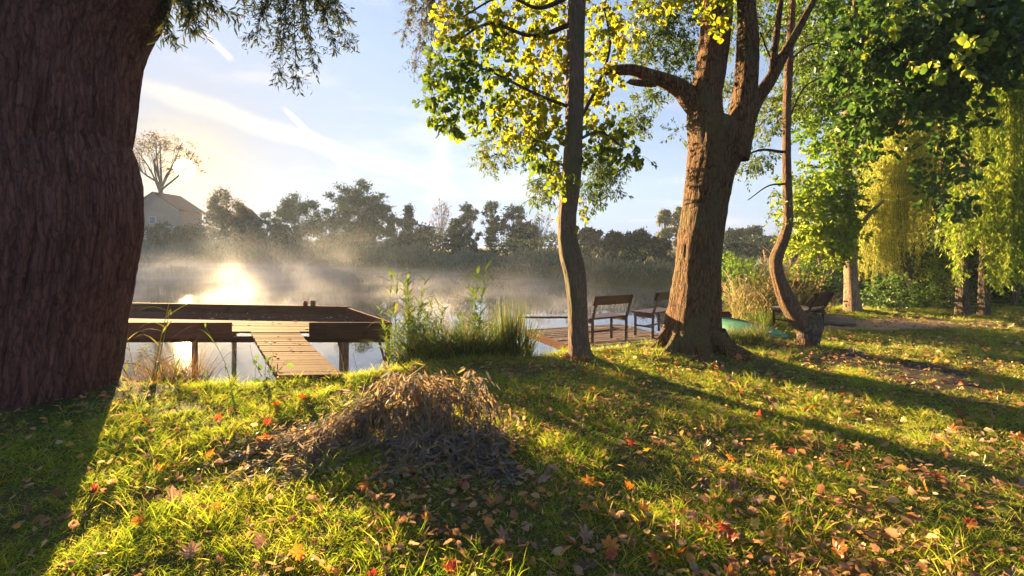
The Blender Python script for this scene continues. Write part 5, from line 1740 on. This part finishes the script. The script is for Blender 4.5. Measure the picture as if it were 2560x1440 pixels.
# ------------------------------------------------------------------ fallen leaves
def maple_leaf_mesh(seed, mat, size=0.14):
    r = np.random.default_rng(seed)
    tips = [(-150, 0.5), (-100, 0.78), (-45, 0.92), (0, 1.0), (45, 0.92), (100, 0.78), (150, 0.5)]
    out_ = [(180, 0.12)]
    for i, (a, l_) in enumerate(tips):
        if i: out_.append(((tips[i - 1][0] + a) / 2, 0.50 + r.normal(0, 0.03)))
        out_ += [(a - 13, l_ * 0.74), (a, l_ * r.uniform(0.92, 1.05)), (a + 13, l_ * 0.74)]
    curl = r.uniform(0.25, 1.0) * (1 if r.uniform() < 0.65 else -1)
    fold = r.uniform(-0.3, 0.9)
    ax = r.uniform(0, 3.14)
    V = [(0, 0, 0)]
    for ring in (0.5, 1.0):
        for a, l_ in out_:
            an = math.radians(a)
            x, y = math.sin(an) * l_ * ring, math.cos(an) * l_ * ring
            V.append((x, y, 0))
    V = np.array(V)
    u = V[:, 0] * math.cos(ax) + V[:, 1] * math.sin(ax)
    V[:, 2] = curl * 0.55 * u ** 2 + fold * 0.35 * np.abs(V[:, 0]) + r.normal(0, 0.03, len(V))
    # roll the rim inwards
    sh = 1 - 0.25 * abs(curl) * np.abs(u) ** 2
    V[:, 0] *= np.where(np.abs(math.cos(ax)) > 0.7, sh, 1); V[:, 1] *= np.where(np.abs(math.cos(ax)) > 0.7, 1, sh)
    V[:, 2] -= V[:, 2].min()
    V *= size * 0.5
    k = len(out_)
    Fc = [(0, 1 + i, 1 + (i + 1) % k) for i in range(k)] + [(1 + i, 1 + k + i, 1 + k + (i + 1) % k, 1 + (i + 1) % k) for i in range(k)]
    b0 = len(V)
    V = np.vstack([V, [(-0.002, -0.03, 0.002), (0.002, -0.03, 0.002), (0.004, -size * 0.55, 0.012), (0.0, -size * 0.55, 0.012)]])
    Fc.append((b0, b0 + 1, b0 + 2, b0 + 3))
    return mesh_from('fallen_leaf', V, Fc, mat, False)


def fallen_mat(name, c1, c2, tr=0.4):
    m, t, out = new_mat(name)
    tc = t.n('ShaderNodeTexCoord')
    oi = t.n('ShaderNodeObjectInfo')
    n1 = t.noise(tc.outputs['Object'], 30, 4).outputs[0]
    f = t.math('ADD', t.math('MULTIPLY', n1, 0.6), t.math('MULTIPLY', oi.outputs['Random'], 0.4))
    c = t.ramp(f, [(0.25, c1), (0.75, c2)])
    d = t.n('ShaderNodeBsdfDiffuse'); t.l(c, d.inputs[0])
    tl = t.n('ShaderNodeBsdfTranslucent'); t.l(c, tl.inputs[0])
    mx = t.n('ShaderNodeMixShader'); mx.inputs[0].default_value = tr
    t.l(d.outputs[0], mx.inputs[1]); t.l(tl.outputs[0], mx.inputs[2])
    gl = t.n('ShaderNodeBsdfGlossy'); gl.inputs['Roughness'].default_value = 0.4
    mx2 = t.n('ShaderNodeMixShader'); mx2.inputs[0].default_value = 0.05
    t.l(mx.outputs[0], mx2.inputs[1]); t.l(gl.outputs[0], mx2.inputs[2])
    t.l(mx2.outputs[0], out.inputs[0])
    return m


kinds = [('orange', fallen_mat('fallen_orange', (0.50, 0.13, 0.015), (0.75, 0.30, 0.02), 0.55), 0.30),
         ('rusty red', fallen_mat('fallen_red', (0.28, 0.035, 0.012), (0.52, 0.09, 0.02), 0.55), 0.20),
         ('pale brown', fallen_mat('fallen_brown', (0.26, 0.14, 0.09), (0.48, 0.30, 0.20), 0.4), 0.32),
         ('yellow', fallen_mat('fallen_yellow', (0.52, 0.36, 0.03), (0.66, 0.50, 0.06), 0.55), 0.08),
         ('dark brown', fallen_mat('fallen_dark', (0.07, 0.035, 0.025), (0.16, 0.08, 0.05), 0.25), 0.10)]
lm = {k[0]: [maple_leaf_mesh(300 + 20 * i + j, k[1], 0.125 if k[0] != 'yellow' else 0.105) for j in range(6)] for i, k in enumerate(kinds)}
rl = np.random.default_rng(123)
names = [k[0] for k in kinds]
pk = np.array([k[2] for k in kinds]); pk /= pk.sum()
fixed = [(1805, 1335, 'rusty red', 1.25), (2100, 1400, 'orange', 1.2), (1260, 1360, 'pale brown', 1.3), (1465, 1350, 'pale brown', 1.3), (1425, 1360, 'rusty red', 1.0), (1700, 1390, 'rusty red', 1.1), (1470, 1420, 'dark brown', 1.2), (1965, 1310, 'rusty red', 1.0), (430, 1250, 'pale brown', 1.5), (520, 1285, 'orange', 1.0), (345, 1310, 'orange', 1.0), (235, 1240, 'rusty red', 0.9), (1740, 1165, 'orange', 1.0), (1825, 1155, 'orange', 0.9), (1580, 1115, 'rusty red', 1.0), (1420, 1010, 'orange', 0.8), (1480, 990, 'orange', 0.8), (1530, 985, 'orange', 0.9), (1855, 980, 'rusty red', 0.8), (1785, 925, 'orange', 1.0), (1530, 890, 'orange', 1.0), (1950, 868, 'orange', 1.0), (1640, 1400, 'orange', 0.9), (1515, 1295, 'yellow', 1.0), (650, 1390, 'pale brown', 1.2), (480, 1400, 'pale brown', 1.2), (1125, 1345, 'orange', 0.9), (370, 1230, 'pale brown', 1.1), (2050, 1335, 'yellow', 1.0), (2380, 1085, 'orange', 1.1), (2260, 1060, 'yellow', 1.0), (175, 1135, 'yellow', 0.9), (170, 1075, 'yellow', 1.0), (1165, 955, 'orange', 1.0), (1325, 918, 'orange', 0.9), (760, 1010, 'rusty red', 1.2), (720, 1015, 'orange', 1.1), (690, 1025, 'rusty red', 1.1), (670, 1070, 'rusty red', 1.0)]
leafs = []
for px, py, kd, s in fixed:
    q = G(px, py); leafs.append((q.x, q.y, kd, s))
centres = [(rl.uniform(-0.6, 6.5), rl.uniform(2.2, 8.0)) for _ in range(26)] + [(rl.uniform(-3, 0), rl.uniform(2.2, 4.6)) for _ in range(5)]
while len(leafs) < 300:
    if rl.uniform() < 0.55:
        c0 = centres[rl.integers(len(centres))]
        x, y = c0[0] + rl.normal(0, 0.35), c0[1] + rl.normal(0, 0.28)
    else:
        y = 2.1 + 6.5 * rl.uniform() ** 1.4
        x = rl.uniform(-0.95, 1.05) * y
    if x < -0.3 * y and rl.uniform() < 0.55: continue
    if y < 2.05 or (near_y(x) - y) < 0.25 or abs(x / y) > 1.06: continue
    leafs.append((x, y, names[rl.choice(len(names), p=pk)], rl.uniform(0.6, 1.15)))
lab = {'orange': 'bright orange fallen maple leaf curled in the grass', 'rusty red': 'rusty red fallen maple leaf curled in the grass', 'pale brown': 'pale brown dry curled maple leaf in the grass',
       'yellow': 'yellow fallen leaf lying on the lawn', 'dark brown': 'dark brown withered maple leaf in the grass'}
special = {(1805, 1335): 'big rusty red maple leaf standing fan-like in the grass, lower right', (2100, 1400): 'big orange maple leaf at the bottom edge, lower right',
           (1260, 1360): 'large pale brown curled leaf left of the brown and red pair at the bottom', (1465, 1350): 'large pale brown rolled leaf beside a red one at bottom centre',
           (1425, 1360): 'small rusty red leaf tucked against a large pale brown one', (1470, 1420): 'dark brown withered leaf cut by the bottom edge of the view',
           (430, 1250): 'widest pale brown leaf lying left of the brush pile', (520, 1285): 'orange leaf right of the widest pale brown leaf',
           (345, 1310): 'orange upright leaf left of the widest pale brown leaf', (1740, 1165): 'single orange leaf alone in bright grass right of the brush pile',
           (1580, 1115): 'rusty red leaf in open grass midway between brush pile and forked trunk', (1785, 925): 'orange leaf in front of the forked trunk roots',
           (1530, 890): 'orange leaf on the mound between linden and forked trunk', (1950, 868): 'small orange leaf just left of the curved trunk base',
           (1325, 918): 'orange leaf in front of the sedge clump', (1165, 955): 'orange leaf just behind the top of the brush pile',
           (760, 1010): 'rusty red leaf at the near right of the gangway foot', (720, 1015): 'orange leaf next to rusty ones below the gangway',
           (170, 1075): 'yellow leaf in the shade below the big willow', (2380, 1085): 'orange leaf farthest right in the shaded lawn strip',
           (2260, 1060): 'yellow leaf on the shaded strip at the right', (1515, 1295): 'yellow leaf with dark edges in the shade below centre',
           (2050, 1335): 'yellow folded leaf between red and orange ones, lower right', (1965, 1310): 'rusty red leaf right of the big fan-like one'}
special = {(round(G(*k).x, 3), round(G(*k).y, 3)): v for k, v in special.items()}
for x, y, kd, s in leafs:
    o = obj('fallen_leaf', lm[kd][rl.integers(6)], None, (x, y, float(gh(x, y)) + 0.022 + rl.uniform(0, 0.025)))
    o.rotation_euler = (rl.normal(0.25, 0.5), rl.normal(0, 0.5), rl.uniform(0, 6.28))
    o.scale = (s,) * 3
    tag(o, special.get((round(x, 3), round(y, 3)), lab[kd]), 'leaf', kd + ' fallen leaves on the lawn')
# the smaller litter: countless willow leaves and scraps
n = 32000
yy = 1.9 + 9.5 * rl.uniform(0, 1, n) ** 1.25
xx = rl.uniform(-1.05, 1.1, n) * yy
wgt = np.where(xx < -0.28 * yy, 0.35, 1.0) * np.clip(0.65 + 0.5 * np.sin(1.9 * xx + 0.8 * yy) * np.sin(2.3 * yy - 0.7 * xx) + 0.3 * np.sin(5 * xx) * np.sin(6 * yy), 0.1, 1)
ok = ((near_y(xx) - yy) > 0.15) & (rl.uniform(0, 1, n) < wgt)
xx, yy = xx[ok], yy[ok]
n = len(xx)
L = Leaves()
an = rl.uniform(0, 6.28, n)
s_ = 0.018 + 0.062 * rl.uniform(0, 1, n) ** 1.7
L.add(np.stack([xx, yy, gh(xx, yy) + rl.uniform(0.015, 0.05, n)], 1), np.stack([np.cos(an), np.sin(an), rl.normal(0, 0.25, n)], 1), rl.normal(0, 0.8, (n, 3)) + np.array([0, 0, 0.9]), s_, s_ * rl.choice([0.22, 0.3, 0.6, 0.75], n), rl.uniform(0, 1, n))
# scraps lying on the timber decks
k = 130
u, v = rl.uniform(0, 1, k), rl.uniform(0, 1, k) ** 0.6
pts = np.array([tuple(FL.lerp(FR, a * 0.5 + 0.48).lerp(BL.lerp(BR, a * 0.5 + 0.48), b)) for a, b in zip(u, v)])
pts[:, 2] = DZ + 0.004
k2 = 110
p2 = np.array([tuple(A_.lerp(B_, a).lerp(D_.lerp(C_, a), b)) for a, b in zip(rl.uniform(0, 1, k2), rl.uniform(0, 1, k2))])
p2[:, 2] = -0.115
k3 = 26
p3 = np.array([tuple(rA.lerp(rB, a).lerp(uA.lerp(uB, a), b)) for a, b in zip(rl.uniform(0.05, 0.95, k3), rl.uniform(0.02, 0.98, k3))])
p3[:, 2] = 0.068
pa = np.concatenate([pts, p2, p3]); k = len(pa)
an = rl.uniform(0, 6.28, k); s_ = rl.uniform(0.03, 0.09, k)
L.add(pa, np.stack([np.cos(an), np.sin(an), rl.uniform(0, 0.2, k)], 1), rl.normal(0, 0.3, (k, 3)) + np.array([0, 0, 1.0]), s_, s_ * 0.35, rl.uniform(0.2, 1, k))
tag(obj('leaf_litter', L.mesh('leaf_litter', M['litter'])), 'scattered small dry leaves over lawn and decks', None, None, 'stuff')

# ------------------------------------------------------------------ heap of cut willow branches
t_k = thing('brush_pile', 'heap of withered cut willow branches lying on the lawn', 'branches')
rb = np.random.default_rng(141)
M['dry_twig'] = plain_mat('dry_twig', (0.26, 0.17, 0.09), 0.8, 0.2)
Bc = G(1110, 1120)
ctr = np.array([Bc.x, Bc.y, 0.0])


def brush(a, mid, b, nl, base, hang, lsz=0.085, side=3):
    pts = spline([a, mid, b], 12)
    T, L = Twigs(), Leaves()
    T.add(pts, 0.006, 0.002, 4)
    per = max(2, nl // (10 * side))
    for i in range(2, 12):
        for _ in range(side):
            dd = unit(pts[min(i + 1, 11)] - pts[i - 1]) + rb.normal(0, 0.5, 3)
            q = spray(L, T, rb, pts[i], dd, rb.uniform(0.10, 0.26), per, lsz * rb.uniform(0.7, 1.15), 0.19, 0.9, hang, 0.55, base, 0.25, 0.0022, 0.008)
    a_ = L.arrays()
    gz = gh(a_[0][:, 0], a_[0][:, 1]) + 0.02
    a_[0][:, 2] = np.maximum(a_[0][:, 2], gz)
    tipz = a_[0][:, 2] + unit(a_[1])[:, 2] * a_[3]
    low = tipz < gz
    a_[1][low, 2] = rb.uniform(-0.05, 0.15, low.sum())
    Vq, Qq, rq = Leaves.geo(*a_)
    st = obj('branch', T.mesh('branch', M['dry_twig']), t_k)
    tag(obj('foliage', quads_mesh('foliage', Vq, Qq, M['dry_willow'], rq), st), kind='stuff')


def gp(px, py, z=0.02): q = G(px, py); return np.array([q.x, q.y, float(gh(q.x, q.y)) + z])


for i in range(26):                                   # arching over the top of the heap
    a = gp(rb.uniform(900, 1080), rb.uniform(1020, 1090))
    b_ = gp(rb.uniform(1000, 1290), rb.uniform(1060, 1190))
    top = np.array(P(rb.uniform(960, 1230), rb.uniform(925, 1030), rb.uniform(4.15, 4.7)))
    brush(a, top, b_, 100, 0.72 - 0.3 * (b_[1] < 4.0), 0.9, 0.10)
for i in range(18):                                   # slumping towards the camera in the middle
    a = np.array(P(rb.uniform(900, 1060), rb.uniform(950, 1030), rb.uniform(4.25, 4.65)))
    b_ = gp(rb.uniform(840, 1060), rb.uniform(1100, 1200))
    brush(a, np.array(P(rb.uniform(880, 1060), rb.uniform(1010, 1080), rb.uniform(4.1, 4.3))), b_, 90, 0.55, 0.7, 0.085)
for i in range(22):                                   # lying low at the front, leaf undersides and shade both put into the grey colour
    a = gp(rb.uniform(980, 1240), rb.uniform(1080, 1130), 0.12)
    b_ = gp(rb.uniform(980, 1280), rb.uniform(1150, 1225), 0.02)
    brush(a, (a + b_) / 2 + np.array([0, 0, 0.06]), b_, 90, 0.36, 0.2, 0.09)
for pa, pm, pb in (((1060, 915, 4.6), (930, 1010, 4.3), (740, 1150)), ((1040, 930, 4.6), (880, 1030, 4.35), (700, 1120)), ((1000, 980, 4.5), (860, 1060, 4.3), (560, 1150)), ((960, 1020, 4.4), (830, 1080, 4.2), (640, 1170)), ((1010, 1000, 4.4), (900, 1070, 4.1), (745, 1220)), ((960, 1030, 4.4), (820, 1070, 4.3), (600, 1120)), ((980, 1050, 4.2), (880, 1110, 4.05), (760, 1190)), ((940, 1010, 4.5), (860, 1040, 4.4), (720, 1080)),
                   *[((rb.uniform(900, 1060), rb.uniform(930, 1040), rb.uniform(4.2, 4.6)), (rb.uniform(800, 900), rb.uniform(1030, 1090), rb.uniform(4.05, 4.4)), (rb.uniform(560, 800), rb.uniform(1100, 1215))) for _ in range(16)]):
    brush(np.array(P(*pa)), np.array(P(*pm)), gp(*pb), 120, 0.5, 0.5, 0.075)

# ------------------------------------------------------------------ mist on the river and haze in the air
m = bpy.data.materials.new('river_mist')
m.use_nodes = True
t = NT(m.node_tree)
out = t.n('ShaderNodeOutputMaterial')
geo = t.n('ShaderNodeNewGeometry')
sp = t.n('ShaderNodeSeparateXYZ')
t.l(geo.outputs['Position'], sp.inputs[0])
px_, py_, pz_ = sp.outputs
na = t.noise(t.vmath('MULTIPLY', geo.outputs['Position'], (0.085, 0.085, 0.2)).outputs[0], 1.0, 3, 0.55).outputs[0]
nb = t.noise(t.vmath('MULTIPLY', geo.outputs['Position'], (0.30, 0.27, 0.30)).outputs[0], 1.0, 3, 0.6).outputs[0]
hgt = t.math('ADD', pz_, 0.8)
tall = t.mapr(na, 0.42, 0.66, 0.2, 0.95, True)
fall = t.math('EXPONENT', t.math('MULTIPLY', t.math('DIVIDE', hgt, tall), -1.0))
wisp = t.mapr(nb, 0.43, 0.64, 0.04, 2.8, True)
near_f = t.mapr(t.math('SUBTRACT', py_, t.math('MULTIPLY', t.math('MAXIMUM', px_, 0.0), 0.55)), 9.5, 16, 0, 1, True)
topf = t.mapr(pz_, 2.0, 3.9, 1, 0, True)
dens = t.math('MULTIPLY', t.math('MULTIPLY', fall, wisp), t.math('MULTIPLY', near_f, topf))
dens = t.math('MULTIPLY', dens, 0.024)
vs = t.n('ShaderNodeVolumeScatter')
vs.inputs['Color'].default_value = (0.80, 0.83, 0.98, 1)
vs.inputs['Anisotropy'].default_value = 0.58
t.l(dens, vs.inputs['Density'])
t.l(vs.outputs[0], out.inputs['Volume'])
m.cycles.volume_step_rate = 1.5
mb = MB()
x0, x1, y0, y1, z0, z1 = -70, 24, 9.4, 92, -0.79, 4.0
mb.hexa([(x0, y0, z0), (x1, y0, z0), (x1, y1, z0), (x0, y1, z0), (x0, y0, z1), (x1, y0, z1), (x1, y1, z1), (x0, y1, z1)])
tag(mb.build('mist', m), 'steaming mist drifting over the river', None, None, 'stuff')

m = bpy.data.materials.new('haze_air')
m.use_nodes = True
t = NT(m.node_tree)
out = t.n('ShaderNodeOutputMaterial')
pv = t.n('ShaderNodeVolumePrincipled')
pv.inputs['Color'].default_value = (0.58, 0.77, 1.0, 1)
pv.inputs['Density'].default_value = 0.0008
pv.inputs['Anisotropy'].default_value = 0.15
t.l(pv.outputs[0], out.inputs['Volume'])
mb = MB()
x0, x1, y0, y1, z0, z1 = -202, 162, -16, 182, -2.8, 25.5
mb.hexa([(x0, y0, z0), (x1, y0, z0), (x1, y1, z0), (x0, y1, z0), (x0, y0, z1), (x1, y0, z1), (x1, y1, z1), (x0, y1, z1)])
tag(mb.build('haze', m), 'pale morning haze', None, None, 'stuff')

# ------------------------------------------------------------------ put each thing's origin at its base
bpy.context.view_layer.update()
for o in list(SC.objects):
    if o.type == 'EMPTY' and o.parent is None and o.location.length < 1e-6 and o.children:
        lo = Vector((1e9,) * 3); hi = -lo
        src = [c for c in o.children if c.type == 'MESH' and c.name.startswith('trunk')] or [c for c in o.children if c.type == 'MESH']
        for ch in src:
            for cc in ch.bound_box:
                p = ch.matrix_local @ Vector(cc)
                for i in range(3):
                    lo[i] = min(lo[i], p[i]); hi[i] = max(hi[i], p[i])
        base = Vector(((lo.x + hi.x) / 2, (lo.y + hi.y) / 2, lo.z))
        o.location = base
        for ch in o.children:
            ch.location = ch.location - base
